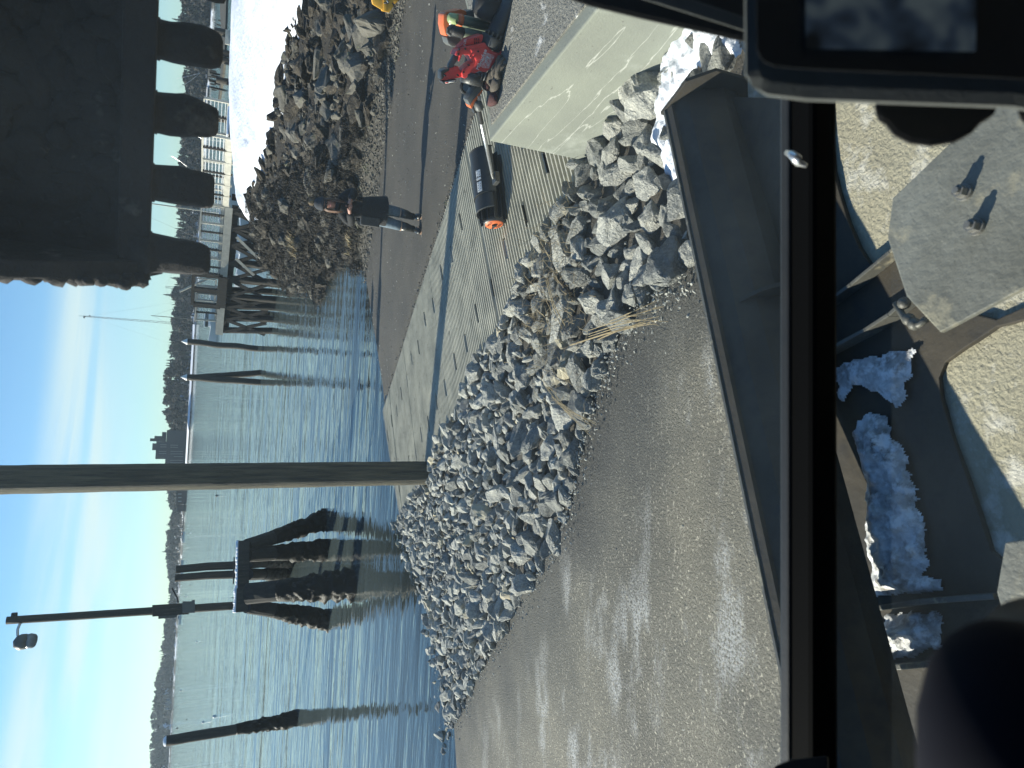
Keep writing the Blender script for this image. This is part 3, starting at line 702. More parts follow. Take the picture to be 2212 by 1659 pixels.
# ================================================================== far shore
def interp(t, tab): return float(np.interp(t, [a for a, b in tab], [b for a, b in tab]))
DSH = [(-200, 950), (300, 950), (900, 900), (1000, 1000), (1100, 1400), (1250, 1800), (1900, 2200)]
SKY = [(-200, 392), (0, 386), (60, 380), (150, 390), (230, 394), (290, 386), (340, 381), (410, 376), (500, 376), (560, 380), (600, 384), (635, 366), (700, 366), (775, 358), (830, 350), (890, 348), (925, 358), (1003, 362), (1065, 360), (1110, 367), (1130, 359), (1190, 353), (1230, 360), (1300, 361), (1369, 348), (1490, 330), (1560, 324), (1659, 319), (1850, 310)]
def shoreD(y): return interp(y, DSH)
vs = []; fs = []; ys_ = list(range(-200, 1860, 8))
for y in ys_:
    D = shoreD(y); r = ray(430, y); h = Vector((r.x, r.y)).normalized()
    xt = interp(y, SKY); zt = atD(xt, y, D+90).z
    hill = max(2.5, zt-13)
    for dd, z in ((-6, -2), (4, 1.2), (16, 2.6), (26, 3.0), (70, 3+(hill-3)*.6), (110, hill), (600, hill-6)):
        k = noise.noise(Vector((h.x*60, h.y*60, dd*.05)))
        q = h*(D+dd+k*8); vs.append((q.x, q.y, z+k*.6))
n_ = 7
for i in range(len(ys_)-1):
    for j in range(n_-1): fs.append((i*n_+j, (i+1)*n_+j, (i+1)*n_+j+1, i*n_+j+1))
me = bpy.data.meshes.new('far_shore'); me.from_pydata(vs, [], fs); me.update()
tag(link('far_shore', me, M['shore'], None, True), None, None, None, 'structure')
def conifer(rg, layers=8, n=7):
    vs = []; fs = []; w0 = rg.uniform(.16, .24)
    for i in range(layers):
        z0 = .06+.94*i/layers; z1 = z0+1.35/layers; r0 = w0*(1-i/layers)**.8*rg.uniform(.8, 1.15)+.012; b0 = len(vs)
        for j in range(n*2):
            t = math.pi*j/n+i; r = r0*(rg.uniform(.85, 1.25) if j % 2 == 0 else rg.uniform(.30, .55)); vs.append((math.cos(t)*r, math.sin(t)*r, z0+(0 if j % 2 == 0 else .05)*1.0-rg.uniform(0, .02)))
        vs.append((rg.uniform(-.01, .01), rg.uniform(-.01, .01), min(z1, 1.02)))
        for j in range(n*2): fs.append((b0+j, b0+(j+1) % (2*n), b0+2*n))
    return vs, fs
def broadleaf(rg, k=70):
    vs = []; fs = []
    for i in range(k):
        p = Vector((rg.gauss(0, 1), rg.gauss(0, 1), rg.gauss(0, 1))).normalized()*rg.uniform(.5, 1); c = Vector((p.x*.26, p.y*.26, .58+p.z*.40))
        a = Vector((rg.gauss(0, 1), rg.gauss(0, 1), rg.gauss(0, 1))).normalized()*rg.uniform(.07, .14); b_ = a.orthogonal().normalized()*rg.uniform(.05, .11)
        n0 = len(vs); vs += [tuple(c-a), tuple(c+b_), tuple(c+a), tuple(c-b_)]; fs += [(n0, n0+1, n0+2), (n0, n0+2, n0+3)]
    return vs, fs
rg = random.Random(21); TC = [conifer(rg) for _ in range(9)]; TB = [broadleaf(rg) for _ in range(5)]
def plant(B, kind, p, hgt_, wsc=1, mi=0):
    V, Fs = kind; a = rg.uniform(0, 6.28); c, s = math.cos(a)*hgt_*wsc, math.sin(a)*hgt_*wsc; b0 = len(B.v)
    B.v += [(p[0]+x*c-y*s, p[1]+x*s+y*c, p[2]+z*hgt_) for x, y, z in V]; B.f += [tuple(b0+i for i in f) for f in Fs]; B.m += [mi]*len(Fs)
def fastbuild(B, name, mats):
    me = bpy.data.meshes.new(name); me.from_pydata(B.v, [], B.f); me.update()
    for m_ in mats: me.materials.append(m_)
    me.polygons.foreach_set('material_index', B.m)
    o = bpy.data.objects.new(name, me); COL.objects.link(o); return o
B = MB()
for i in range(3600):
    y = rg.uniform(-160, 1840)
    D = shoreD(y); r = ray(430, y); h = Vector((r.x, r.y)).normalized(); xt = interp(y, SKY)+5*noise.noise(Vector((y*.02, 0, 5)))+rg.uniform(-1, 5)
    zt = atD(xt, y, D+100).z
    dd = rg.choice((20, 34, 50, 70, 90, 108)) + rg.uniform(-8, 8); f = min(1, max(0, (dd-20)/85))
    hill = max(2.5, zt-13); zb = 2.6+(hill-2.6)*(f**.8)
    hh = rg.uniform(9, 14)*(D/1000)**.5 if f > .2 else rg.uniform(6, 11)
    if f > .8: hh = max(6, zt-zb+rg.uniform(-2.5, 1.2))
    q = h*(D+dd)
    con = rg.random() < (.55 if y > 300 else .5)
    plant(B, rg.choice(TC if con else TB), (q.x, q.y, zb-1), hh, 1.0 if con else 1.25, 0 if con else 1)
tag(fastbuild(B, 'forest', [M['forest'], M['forestb']]), 'dark mixed evergreen wood along the whole far shore', 'forest', None, 'stuff')
# single trees that stand out above the wood
for px, py, hh, lab in ((371, 40, 19, 'tall ragged pine above the wood, left of the headland spruce pair'), (373, 92, 20, 'ragged spruce with open branches nearest the bucket tooth, above the headland wood'), (352, 636, 15, 'pointed evergreen standing out above the wood beyond the single mooring pile'), (368, 600, 15, 'evergreen with broad top above the far wood behind the pier gate'),
                       (357, 1082, 22, 'leafy round-topped tree over the red barn roof'), (350, 1192, 24, 'tall pointed tree on the ridge between the pole and the lamp post'), (376, 510, 13, 'evergreen behind the middle of the pier railing')):
    D = shoreD(py)+112; p = atD(px, py, D); r_ = empty('evergreen_tree', (p.x, p.y, p.z-hh), lab, 'tree', 'trees standing above the far wood')
    t_ = MB(); t_.tube([(p.x, p.y, p.z-hh-4), (p.x, p.y, p.z-1)], [.35, .08], 6); t_.build('trunk', M['wood'], r_)
    c_ = MB(); plant(c_, TC[rg.randrange(9)], (p.x, p.y, p.z-hh), hh, 1.1); me = bpy.data.meshes.new('crown'); me.from_pydata(c_.v, [], c_.f); link('crown', me, M['forest'], r_)
# snowy beach strips on the far shore
def strip(name, pts, w_, mt, label):
    b = MB(); n0 = 0; vs = []; fs = []
    for (x, y, D, z) in pts:
        r = ray(x, y); h = Vector((r.x, r.y)).normalized(); a = h*D; c = h*(D+w_); vs += [(a.x, a.y, z), (c.x, c.y, z+2.2)]
    for i in range(len(pts)-1): fs.append((2*i, 2*i+1, 2*i+3, 2*i+2))
    b.add(vs, fs); return tag(b.build(name, mt), label, None, None, 'structure')
strip('snow_beach', [(410, y, shoreD(y)-3, 1.0) for y in range(700, 1050, 20)], 14, M['snow'], None)
strip('snow_slope', [(410, y, shoreD(y)-2, 1.2) for y in range(180, 300, 20)], 26, M['dsnow'], None)
# dark apartment block
def U4(X, Y): return ((500+X/3.017)/1.852, (1650+Y/3.017)/1.852)
BD = 915
def facade(B, X0, X1, Y0, Y1, D, depth=14, mi=0):
    """box whose front spans photo rows Y0..Y1 and reaches from X1 (base) up to X0 (top)"""
    xa, ya = U4(X0, Y0); xb, yb = U4(X0, Y1); xc, yc = U4(X1, (Y0+Y1)/2)
    a = atD(xa, ya, D); b_ = atD(xb, yb, D); zt = (a.z+b_.z)/2; zb = atD(xc, yc, D).z
    d = Vector((a.x-b_.x, a.y-b_.y, 0)); n = Vector((-d.y, d.x, 0)).normalized()
    if n.y < 0: n = -n
    c = [Vector((b_.x, b_.y, zb)), Vector((a.x, a.y, zb)), Vector((a.x, a.y, zt)), Vector((b_.x, b_.y, zt))]
    B.prism([v+n*depth/2 for v in c], n*depth, mi); return n
ap = atD(*U4(720, 420), BD); apt = empty('apartment_building', (ap.x, ap.y, 0), 'dark stepped tower block with roof boxes on the far shore beside the wooden pole', 'building')
for nm, spans in (('wall', [(492, 735, 213, 720)]), ('wall', [(445, 495, 236, 380)]), ('tower_slab', [(372, 493, 350, 562)])):
    b = MB()
    for s_ in spans: facade(b, *s_, BD+(0 if nm == 'wall' else -1))
    b.build(nm, M['building'], apt)
for s_ in ((355, 450, 283, 349), (302, 357, 312, 348), (330, 374, 372, 455)):
    b = MB(); facade(b, *s_, BD-.5, 9); b.build('roof_box', M['building'], apt)
for (X0, X1, Y0) in ((425, 500, 389), (425, 500, 416), (408, 498, 470), (408, 498, 496), (548, 700, 470), (548, 700, 500), (590, 700, 533), (545, 700, 578), (545, 700, 603), (548, 640, 395), (548, 640, 420)):
    b = MB(); facade(b, X0, X1, Y0-3.5, Y0+3.5, BD-2, .6); b.build('window_strip', M['winl'], apt)
for (X0, X1, Y0, Y1, lab) in ((620, 705, 905, 1110, 'long dark red barn with pale windows right behind the wooden pole'), (628, 692, 1112, 1195, 'lower dark boathouse between the red barn and the wharf')):
    p = atD(*U4(X1+40, (Y0+Y1)/2), 905); r_ = empty('barn' if X0 == 620 else 'boathouse', (p.x, p.y, 0), lab, 'building')
    b = MB(); facade(b, X0+8, 750, Y0, Y1, 925, 10); b.build('wall', M['barn'], r_)
    b = MB(); facade(b, X0, X0+8, Y0-3, Y1+3, 924, 12); b.build('roof', M['building'], r_)
    if X0 == 620:
        for Yc in (985, 1028, 1073): b = MB(); facade(b, 640, 682, Yc-6, Yc+6, 924, .5); b.build('window', M['winl'], r_)
wr = empty('wharf', atD(*U4(745, 1400), 905)*1.0, 'dark timber wharf with parked things on it, on the far shore left of the barn', 'wharf'); wr.location.z = 0
b = MB(); facade(b, 700, 712, 1080, 1555, 905, 8); b.build('deck', M['darkwood'], wr)
for i in range(26):
    Yc = 1085+i*18.5; b = MB(); facade(b, 712, 752, Yc-2, Yc+2, 905.5, .6); b.build('pile', M['darkwood'], wr)
for i in range(14):
    Yc = 1255+i*21+rg.uniform(-6, 6); b = MB(); hb = rg.uniform(8, 22); facade(b, 700-hb, 700, Yc-rg.uniform(3, 9), Yc+rg.uniform(3, 9), 904+rg.uniform(0, 4), 2.5)
    tag(b.build('parked_truck' if i % 4 == 0 else 'fish_crate', [M['boatw'], M['orange'], M['grey'], M['black']][rg.randrange(4)]), 'small stacked thing standing on the dark far wharf', 'crate', 'stacked things on the far wharf')
def boat(px, py, D, L, lab, mast=0, col='boatw'):
    p = atD(px, py, D); r_ = empty('motor_boat' if not mast else 'sailing_boat', (p.x, p.y, 0), lab, 'boat')
    c = Vector((p.x, p.y, 0)); rt = Vector((-p.y, p.x, 0)).normalized(); fw_ = Vector((p.x, p.y, 0)).normalized()
    b = MB(); vs = []; 
    for s in np.linspace(-1, 1, 9):
        wd_ = L*.14*(1-max(0, s)**2.2)+.02; 
        for q, z in ((-1, .11), (-.75, .0), (.75, .0), (1, .11)): vs.append(c+rt*(s*L/2)+fw_*(q*wd_)+Vector((0, 0, (z+(.05*s*s if z else 0))*L)))
    fs = [(i*4+j, i*4+j+1, i*4+j+5, i*4+j+4) for i in range(8) for j in range(3)]+[(i*4+3, i*4, i*4+4, i*4+7) for i in range(8)]+[(0, 3, 2, 1), (32, 33, 34, 35)]
    b.add(vs, fs); b.build('hull', M[col], r_)
    b = MB(); b.box(c-rt*L*.02+Vector((0, 0, L*.17)), (L*.28, L*.17, L*.12), rz=math.atan2(rt.y, rt.x)); b.build('cabin', M['boatw'], r_, bevel=.03*L*.3)
    b = MB(); b.box(c-rt*L*.02+Vector((0, 0, L*.185)), (L*.285, L*.175, L*.05), rz=math.atan2(rt.y, rt.x)); b.build('cabin_window', M['black'], r_)
    if mast:
        b = MB(); b.tube([c+Vector((0, 0, L*.1)), c+Vector((0, 0, mast))], [.075, .05], 8); b.build('mast', M['grey'] if D > 100 else M['paintwood'], r_)
        b = MB(); b.tube([c+Vector((0, 0, L*.26)), c-rt*L*.35+Vector((0, 0, L*.28))], .06, 6); b.build('boom', M['boatw'], r_)
        for s in (-1, 1):
            b = MB(); b.tube([c+rt*s*L*.48+Vector((0, 0, .12*L)), c+Vector((0, 0, mast*.97))], .010, 4); b.build('stay', M['grey'], r_)
    return r_
boat(436, 455, 84, 8, 'white moored sailing boat with tall pale mast behind the pier railing', mast=13)
boat(404, 688, 130, 9, 'moored boat with dark-topped mast beyond the pier end, under the lattice tower', mast=10)
boat(440, 520, 62, 6, 'white motor boat seen through the middle of the pier railing')
boat(440, 555, 66, 5, 'second white motor boat nearer the pier gate')
boat(398, 1334, 700, 11, 'small white work boat far out just left of the lamp post')
boat(390, 1228, 800, 16, 'pale boat far out behind the two post tops')
boat(405, 1160, 880, 12, 'white boat lying at the far wharf')
# float behind the pier
b = MB(); p = at(455, 490, .2); b.box((p.x, 60, .15), (16, 2.6, .45)); tag(b.build('floating_dock', M['wood']), 'long grey floating dock behind the pier', 'dock')
# mooring buoys
for i, (X, Y, s) in enumerate(((1225, 118, .45), (1078, 330, .5), (1055, 688, .6), (1075, 625, .5), (1112, 945, .55), (1212, 1368, .5), (1055, 1385, .6), (1025, 1220, .8), (1148, 1400, .35), (1005, 1435, .9))):
    x = X/1.4155/1.852; y = (1900+Y/1.4155)/1.852; p = at(x, y, .1); D = math.hypot(p.x, p.y)
    if p.y < 0 or D > 1500: D = 500; p = atD(x, y, D)
    rr = max(.16, 2.0/1837*D*.9*s*1.6)
    rr = min(rr, .32+D*.0006); b = MB(); b._lathe(Vector((p.x, p.y, -.1)), Vector((p.x, p.y, rr*1.5)), [(0, rr*.5), (.15, rr*.85), (.45, rr), (.75, rr*.8), (.93, rr*.35), (1, rr*.1)], 14, 0)
    places = ['just left of the wooden pole', 'far out between pole and post pair', 'beyond the lamp post foot, far out', 'beyond the post pair, far out', 'in open water left of the lamp post, larger', 'nearest of the three by the lone leaning pile', 'farther one by the lone leaning pile', 'far out between lamp post and leaning pile', 'smallest, between two others near the leaning pile', 'farthest one near the leaning pile top']
    tag(b.build('mooring_buoy', M['boatw'] if i % 3 else M['grey'], smooth=True), 'round mooring buoy floating '+places[i], 'buoy', 'mooring buoys')
# lattice towers
def lattice(px0, py0, px1, py1, D, wd_, lab, n=22):
    a = atD(px0, py0, D); b0 = atD(px1, py1, D); r_ = empty('lattice_tower', (b0.x, b0.y, b0.z), lab, 'tower'); rt = Vector((-a.y, a.x, 0)).normalized(); b = MB()
    base = Vector((a.x, a.y, b0.z))
    for s in (-1, 1): b.tube([base+rt*s*wd_, Vector(a)+rt*s*wd_*.5], .22, 4)
    for i in range(n):
        t0_, t1_ = i/n, (i+1)/n; s = 1 if i % 2 else -1
        b.tube([base.lerp(a, t0_)+rt*s*wd_*(1-.5*t0_), base.lerp(a, t1_)-rt*s*wd_*(1-.5*t1_)], .14, 4)
    b.build('frame', M['grey'], r_)
    for s in (-1, 1): g_ = MB(); g_.tube([base+rt*s*wd_*26, base.lerp(a, .96)], .06, 4); g_.build('guy_wire', M['grey'], r_)
    return r_, a, rt
tw, a, rt = lattice(180, 683, 380, 697, 1050, 1.1, 'very tall thin lattice radio mast above the far wood')
b = MB(); b.tube([a-Vector((0, 0, 3)), a+Vector((0, 0, 5))], .25, 5); b.ball(a+rt*1.6-Vector((0, 0, 1)), 1.1, 8, 6); b.ball(a-rt*1.2-Vector((0, 0, 7)), .9, 8, 6); b.build('antenna', M['grey'], tw)
lattice(357, 620, 384, 623, 1040, 1.6, 'short lattice tower on the far wood behind the pier gate', 6)
# power lines over the headland
for i, (x0, y0, x1, y1) in enumerate(((366, 262, 436, 300), (382, 170, 432, 158), (388, 190, 432, 158), (372, 338, 404, 360))):
    b = MB(); b.tube([atD(x0, y0, 900), atD((x0+x1)/2+2, (y0+y1)/2, 900), atD(x1, y1, 900)], .13, 4); tag(b.build('power_line', M['alu']), 'pale overhead power line crossing the headland', 'cable', 'power lines over the headland')
# mud bar with the stubs of an old wharf
M_ = [(474, -60), (477, 30), (481, 90), (479, 150), (473, 215), (475, 222), (484, 155), (487, 130), (489, 70), (493, -60)]
pts_ = [at(x, y, .12) for x, y in M_]; b = MB(); b.prism(pts_, (0, 0, .5)); tag(b.build('mud_flat', M['mud']), None, None, None, 'structure')
for i in range(58):
    y = 44+ (i % 29)*5.4+rg.uniform(-1.5, 1.5); row = i//29
    xb = 468+rg.uniform(-2, 2)-(y-44)*.010 if row == 0 else 479+rg.uniform(-3, 4)
    if row == 1 and rg.random() < .45: continue
    p = at(xb, y, 0); D = math.hypot(p.x, p.y); hh = rg.uniform(1.2, 3.2) if y > 90 else rg.uniform(.5, 1.4)
    b = MB(); b.tube([(p.x, p.y, -1), (p.x+rg.uniform(-.15, .15), p.y, hh)], .24, 7, wob=.3, seed=i)
    tag(b.build('wharf_piling', M['darkwood']), 'dark stub of an old wharf piling rising from the shallow water off the headland', 'piling', 'old wharf pilings off the headland')
# ================================================================== pilings
def pile(top, bot, r, label=None, name='piling', mt='wood', parent=None, weed=True, n=16, cat='piling', grp=None, snowcap=False, taper=.95, seed=0):
    top = Vector(top); bot = Vector(bot); d = (bot-top); ext = bot+d.normalized()*1.4
    k = 16; pts = [top.lerp(ext, i/k)+Vector((noise.noise(Vector((seed, i*.3, 0)))*r*.22, noise.noise(Vector((seed, i*.3, 5)))*r*.22, 0)) for i in range(k+1)]
    root = parent
    if parent is None and weed: root = empty(name, (bot.x, bot.y, 0), label, cat, grp)
    b = MB(); b.tube(pts, [r*(taper+(1-taper)*i/k)*(1+.05*noise.noise(Vector((seed+9, i*.7, 1)))) for i in range(k+1)], n, wob=.06, seed=seed)
    o = b.build('shaft' if root is not None else name, M[mt], root, smooth=True, bevel=0)
    if root is None: tag(o, label, cat, grp)
    if weed:
        b = MB(); w0 = top.lerp(bot, .52 if (top.z-bot.z) > 2 else .35); q = []; rr = []
        for i in range(19):
            t_ = i/18; q.append(w0.lerp(ext, t_)); rr.append(r*(1.03+.60*min(1, t_*1.3)+.22*min(1, t_*4)*noise.noise(Vector((seed, t_*9, 3)))))
        b.shaggy(q, rr, .38, seed=seed+3); b.build('weed_growth', M['weed'], root, smooth=True)
    if snowcap: b = MB(); b.ball(top+Vector((0, 0, .01)), (r*.95, r*.95, r*.5), 12, 6, wob=.1); b.build('snow_cap', M['snow'], root)
    return root or o
def atd(x, y, P): return atD(x, y, math.hypot(P.x, P.y))
base = at(926, 1020, .30); topp = atd(-70, 1037.5, base); base2 = base-Vector((0, 0, .8)); base2 += (base-topp).normalized()*0
b = MB(); k = 40; pts_ = [base2.lerp(topp, i/k) for i in range(k+1)]
b.tube(pts_, [.185*(1+.02*noise.noise(Vector((i*.5, 0, 0)))) for i in range(k+1)], 40, wob=.03, seed=5)
pole = tag(b.build('wooden_pole', M['polewood'], smooth=True), 'tall weathered round wooden pole standing in the riprap beside the ridged ramp', 'pole')
B1 = at(640, 1553, 0); pile(atd(359, 1601, B1), B1, .165, 'lone leaning weed-covered piling near the frame edge, farthest from the pier', seed=3, snowcap=True)
for (tx, ty, bx, by, lab, sd) in ((404, 738, 557, 753, 'single slim mooring pile with pointed cap just off the pier end', 11), (411, 816, 562, 806, 'shorter pile of the crossed pair beyond the boat ramp', 12), (403, 815, 562, 826, 'taller leaning pile of the crossed pair beyond the boat ramp', 13)):
    Bq = at(bx, by, 0); T_ = atd(tx, ty, Bq); r_ = empty('mooring_pile', (Bq.x, Bq.y, 0), lab, 'piling', None)
    pile(T_, Bq, .19, parent=r_, weed=False, mt='wood', seed=sd)
    b = MB(); b._lathe(T_-Vector((0, 0, .02)), T_+Vector((0, 0, .32)), [(0, .20), (1, .01)], 12, 0); b.build('cap', M['boatw'], r_)
# dolphin: raking piles under a timber cap
dc = at(700, 1240, 0); DD = 20.2
dol = empty('piling_cluster', (at(690, 1240, 0).x, at(690, 1240, 0).y, 0), 'dark weedy cluster of raking pilings bound under a snow-topped timber beam', 'pilings')
for i, (x0, y0, x1, y1, r) in enumerate(((534, 1180, 701, 1123, .19), (534, 1198, 704, 1188, .20), (534, 1216, 628, 1211, .17), (534, 1241, 619, 1240, .17), (534, 1282, 763, 1262, .25), (534, 1308, 707, 1340, .19))):
    Bq = at(x1, y1, 0); T_ = atD(x0, y0, DD + (2.2 if i in (2, 3) else -1.2 if i == 4 else 0))
    pr = empty('pile', (Bq.x, Bq.y, 0), None, None); pr.parent = dol; pr.matrix_parent_inverse = dol.matrix_basis.inverted()
    d = Bq-T_; ext = Bq+d.normalized()*1.3; k = 14
    b = MB(); b.tube([T_.lerp(ext, j/k) for j in range(k+1)], r, 14, wob=.08, seed=i); 
    q = []; rr = []; w0 = T_.lerp(Bq, .30)
    for j in range(19): t_ = j/18; q.append(w0.lerp(ext, t_)); rr.append(r*(1.03+.46*min(1, t_*1.6)+.14*min(1, t_*4)*noise.noise(Vector((i, t_*9, 3)))))
    g2 = MB(); g2.shaggy(q, rr, .32, seed=i+30)
    bpy.data.objects.remove(pr)
    o = b.build('pile', M['darkwood'], dol); g2.build('weed_growth', M['weed'], o, smooth=True)
def cap(x0, y0, x1, y1, xb, D, ht_, w_, nm):
    a = atD((x0+xb)/2, y0, D); c = atD((x1+xb)/2-1, y1, D); b = MB(); b.bar(a, c, w_, ht_); o = b.build(nm, M['wood'], dol, bevel=.012)
    s_ = MB(); n_ = 14; up = Vector((0, 0, ht_/2+.01))
    for j in range(n_): q = a.lerp(c, (j+.5)/n_); s_.ball(q+up, ((a-c).length/n_*.8, w_*.5, .035+.03*rg.random()), 10, 6, ax=Matrix.Rotation(math.atan2((c-a).y, (c-a).x), 3, 'Z'))
    s_.build('snow_cap', M['snow'], o, smooth=True); return a, c
a1, c1 = cap(517, 1168, 515, 1290, 535, DD-.1, .27, .34, 'cap_beam'); a2, c2 = cap(514, 1270, 512, 1322, 532, DD-.7, .27, .32, 'cap_beam')
for (x0, y0, x1, y1) in ((380, 1230, 513, 1221), (378, 1249, 513, 1241)):
    b = MB(); a = atD(x0, y0, DD+.5); c = atD(x1, y1, DD+.5); b.tube([a, a.lerp(c, .5)+Vector((.02, 0, 0)), c], [.095, .10, .105], 14, wob=.07, seed=x0); b.build('post', M['wood'], dol)
b = MB(); b.bar(atD(506, 1203, DD+.1), atD(504, 1262, DD+.1), .03, .03); b.build('iron_rod', M['rubber'], dol)
b = MB(); b.tube([atD(509, 1292, DD-.3), atD(500, 1291, DD-.3)], .012, 6); b.build('bolt', M['rubber'], dol)
# lamp post on the dolphin
LD = DD+.1; lb = atD(512, 1308, LD); lt = atD(14, 1340.5, LD)
lamp = empty('lamp_post', lb, 'tall leaning wooden lamp post with a box halfway up, rising from the piling cluster', 'lamp post')
b = MB(); k = 20; b.tube([lb.lerp(lt, i/k) for i in range(k+1)], [.102-.014*i/k for i in range(k+1)], 18, wob=.04, seed=2); b.build('pole', M['wood'], lamp, smooth=True)
def lp(x, y, dd=-.16): return atD(x, y, LD+dd)
rtl = Vector((-lb.y, lb.x, 0)).normalized(); fwl = Vector((lb.x, lb.y, 0)).normalized()
def plate(x0, x1, y0, y1, dd, th, nm, mt, par, ytop=None):
    q = [lp(x0, y0+(0 if ytop is None else ytop), dd), lp(x0, y1+(0 if ytop is None else ytop), dd), lp(x1, y1, dd), lp(x1, y0, dd)]
    b = MB(); b.prism(q, fwl*th); return b.build(nm, M[mt], par, bevel=.008)
plate(329, 408, 1302, 1327, -.2, .12, 'equipment_box', 'wood', lamp, 5); plate(342, 382, 1325, 1334, -.15, .14, 'board', 'grey', lamp, 3); plate(394, 421, 1299, 1324, -.3, .1, 'junction_box', 'grey', lamp)
plate(414, 421, 1296, 1302, -.3, .08, 'bracket', 'grey', lamp)
b = MB(); b.tube([lp(372, 1270, 0), lp(377, 1281, 0), lp(383, 1291, 0), lp(385, 1302, 0)], .02, 6); b.build('conduit', M['rubber'], lamp)
b = MB(); b.tube([lp(47, 1342, 0), lp(42, 1350, 0), lp(38, 1360, 0), lp(38, 1372, 0), lp(41, 1379, 0)], .028, 10); b.build('lamp_arm', M['alu'], lamp, smooth=True)
b = MB(); A_ = lp(41, 1373, 0); C_ = lp(57, 1401, 0); b._lathe(A_, C_, [(0, .06), (.15, .15), (.5, .20), (.85, .14), (1, .03)], 16, 0); hd = b.build('lamp_head', M['grey'], lamp, smooth=True)
b = MB(); b._lathe(lp(52, 1384, 0), lp(80, 1385, 0), [(0, .09), (.12, .14), (.4, .17), (.8, .155), (.95, .11), (1, .05)], 18, 0)
M['lens'] = mat('lens', (.22, .24, .25), .25, (.16, .17, .18), 12); b.build('lens', M['lens'], hd, smooth=True)
b = MB(); b.box(lp(31, 1328.5, 0), (.10, .10, .12)); b.build('photocell', M['rubber'], lamp, bevel=.02)
for (tx, ty, bx, by, r, lab, sq) in ((463, 67, 515, 78, .17, 'grey pile behind the snow carrying a pale signboard', 1), (463, 110, 515, 122, .15, 'leaning grey pile behind the snow, right of the twin next to it', 0), (458, 125, 515, 138, .15, 'taller twin grey pile leaning behind the snow', 0), (467, 172, 513, 187, .15, 'bent grey pile behind the snow bank', 0), (449, 253, 508, 261, .15, 'upright dark pile between the snow and the pier railing', 0), (506, 28, 518, 30, .16, 'short square pile stub near the edge of the snow', 0), (503, 93, 516, 96, .16, 'short dark pile stub behind the snow below the signboard', 0), (492, 254, 508, 257, .06, 'thin stick standing behind the snow bank', 0)):
    D = 36; T_ = atD(tx, ty, D); Bq = atD(bx, by, D); Bq = Bq+(Bq-T_).normalized()*1.0
    r_ = empty('mooring_post', (Bq.x, Bq.y, Bq.z), lab, 'piling', 'posts behind the snow bank')
    b = MB(); mid = T_.lerp(Bq, .5)+(Vector((.12, 0, 0)) if tx == 467 else Vector((0, 0, 0))); b.tube([T_, mid, Bq], [r*.9, r, r], 12, wob=.06, seed=tx); b.build('shaft', M['wood'], r_, smooth=True)
    if sq: b = MB(); c = atD(498, 82, D-.3); b.box(c, (.62, .04, .42)); b.build('signboard', M['paintwood'], r_)
# ================================================================== pier
PA0 = atD(486, 447, 36.6); PB0 = atD(470, 722, 39.6); ZD = (PA0.z+PB0.z)/2
A0 = Vector((PA0.x, PA0.y, ZD)); B0 = Vector((PB0.x, PB0.y, ZD)); pd = (B0-A0); PL_ = pd.length; pd.normalize(); pn = Vector((-pd.y, pd.x, 0)); pn = pn if pn.y > 0 else -pn
pier = empty('pier', (A0.x, A0.y, 0), 'timber pier with whitish cable railings on dark cross-braced piles beyond the snow', 'pier')
b = MB(); b.bar(A0+pn*1.1-pd*.5, B0+pn*1.1, 2.2, .10); b.build('deck', M['wood'], pier)
b = MB(); b.bar(A0-pn*.03+Vector((0, 0, -.12)), B0-pn*.03+Vector((0, 0, -.12)), .06, .34); b.build('fascia', M['paintwood'], pier)
b = MB(); b.bar(A0+pn*.3+Vector((0, 0, -.42)), B0+pn*.3+Vector((0, 0, -.42)), .2, .3); b.build('stringer', M['darkwood'], pier)
b = MB(); b.bar(A0+pn*1.0-pd*.3+Vector((0, 0, .07)), B0.lerp(A0, .45)+pn*1.0+Vector((0, 0, .07)), 1.8, .07); b.build('snow_cover', M['snow'], pier)
def pu(y):                                     # photo row -> distance along the pier
    r = ray(478, y); t_ = (A0.x*pn.x+A0.y*pn.y)/(r.x*pn.x+r.y*pn.y); P = Vector((r.x, r.y, 0))*t_; return (P-Vector((A0.x, A0.y, 0))).dot(pd)
us = [pu(y) for y in (455, 492, 528, 566, 602, 640, 664, 690, 716)]
for i, u in enumerate(us):
    for s in (.15, 2.0):
        T_ = A0+pd*u+pn*s+Vector((0, 0, -.3)); Bq = Vector((T_.x+(.25 if i > 5 else 0), T_.y-(.3 if s < 1 else -.3), -1.6))
        b = MB(); k = 8; b.tube([T_.lerp(Bq, j/k) for j in range(k+1)], [.16+.05*max(0, j/k-.4)*2 for j in range(k+1)], 12, wob=.10, seed=i*3+int(s)); b.build('pile', M['darkwood'], pier)
    if i < len(us)-1:
        u2 = us[i+1]
        for (za, zb_, s, mt) in ((-.4, -2.35, .0, 'darkwood'), (-2.35, -.4, .0, 'darkwood')):
            b = MB(); b.bar(A0+pd*u+pn*s+Vector((0, 0, za)), A0+pd*u2+pn*s+Vector((0, 0, zb_)), .07, .16); b.build('cross_brace', M[mt], pier)
        if i % 2 == 0: b = MB(); b.bar(A0+pd*u+pn*2.1+Vector((0, 0, -.4)), A0+pd*u2+pn*2.1+Vector((0, 0, -2.2)), .07, .16); b.build('cross_brace', M['darkwood'], pier)
for y0, y1, z0, z1 in ((505, 545, -.55, -1.6), (552, 584, -.6, -1.5)):
    b = MB(); b.bar(A0+pd*pu(y0)-pn*.15+Vector((0, 0, z0)), A0+pd*pu(y1)-pn*.15+Vector((0, 0, z1)), .05, .13); b.build('cross_brace', M['paintwood'], pier)
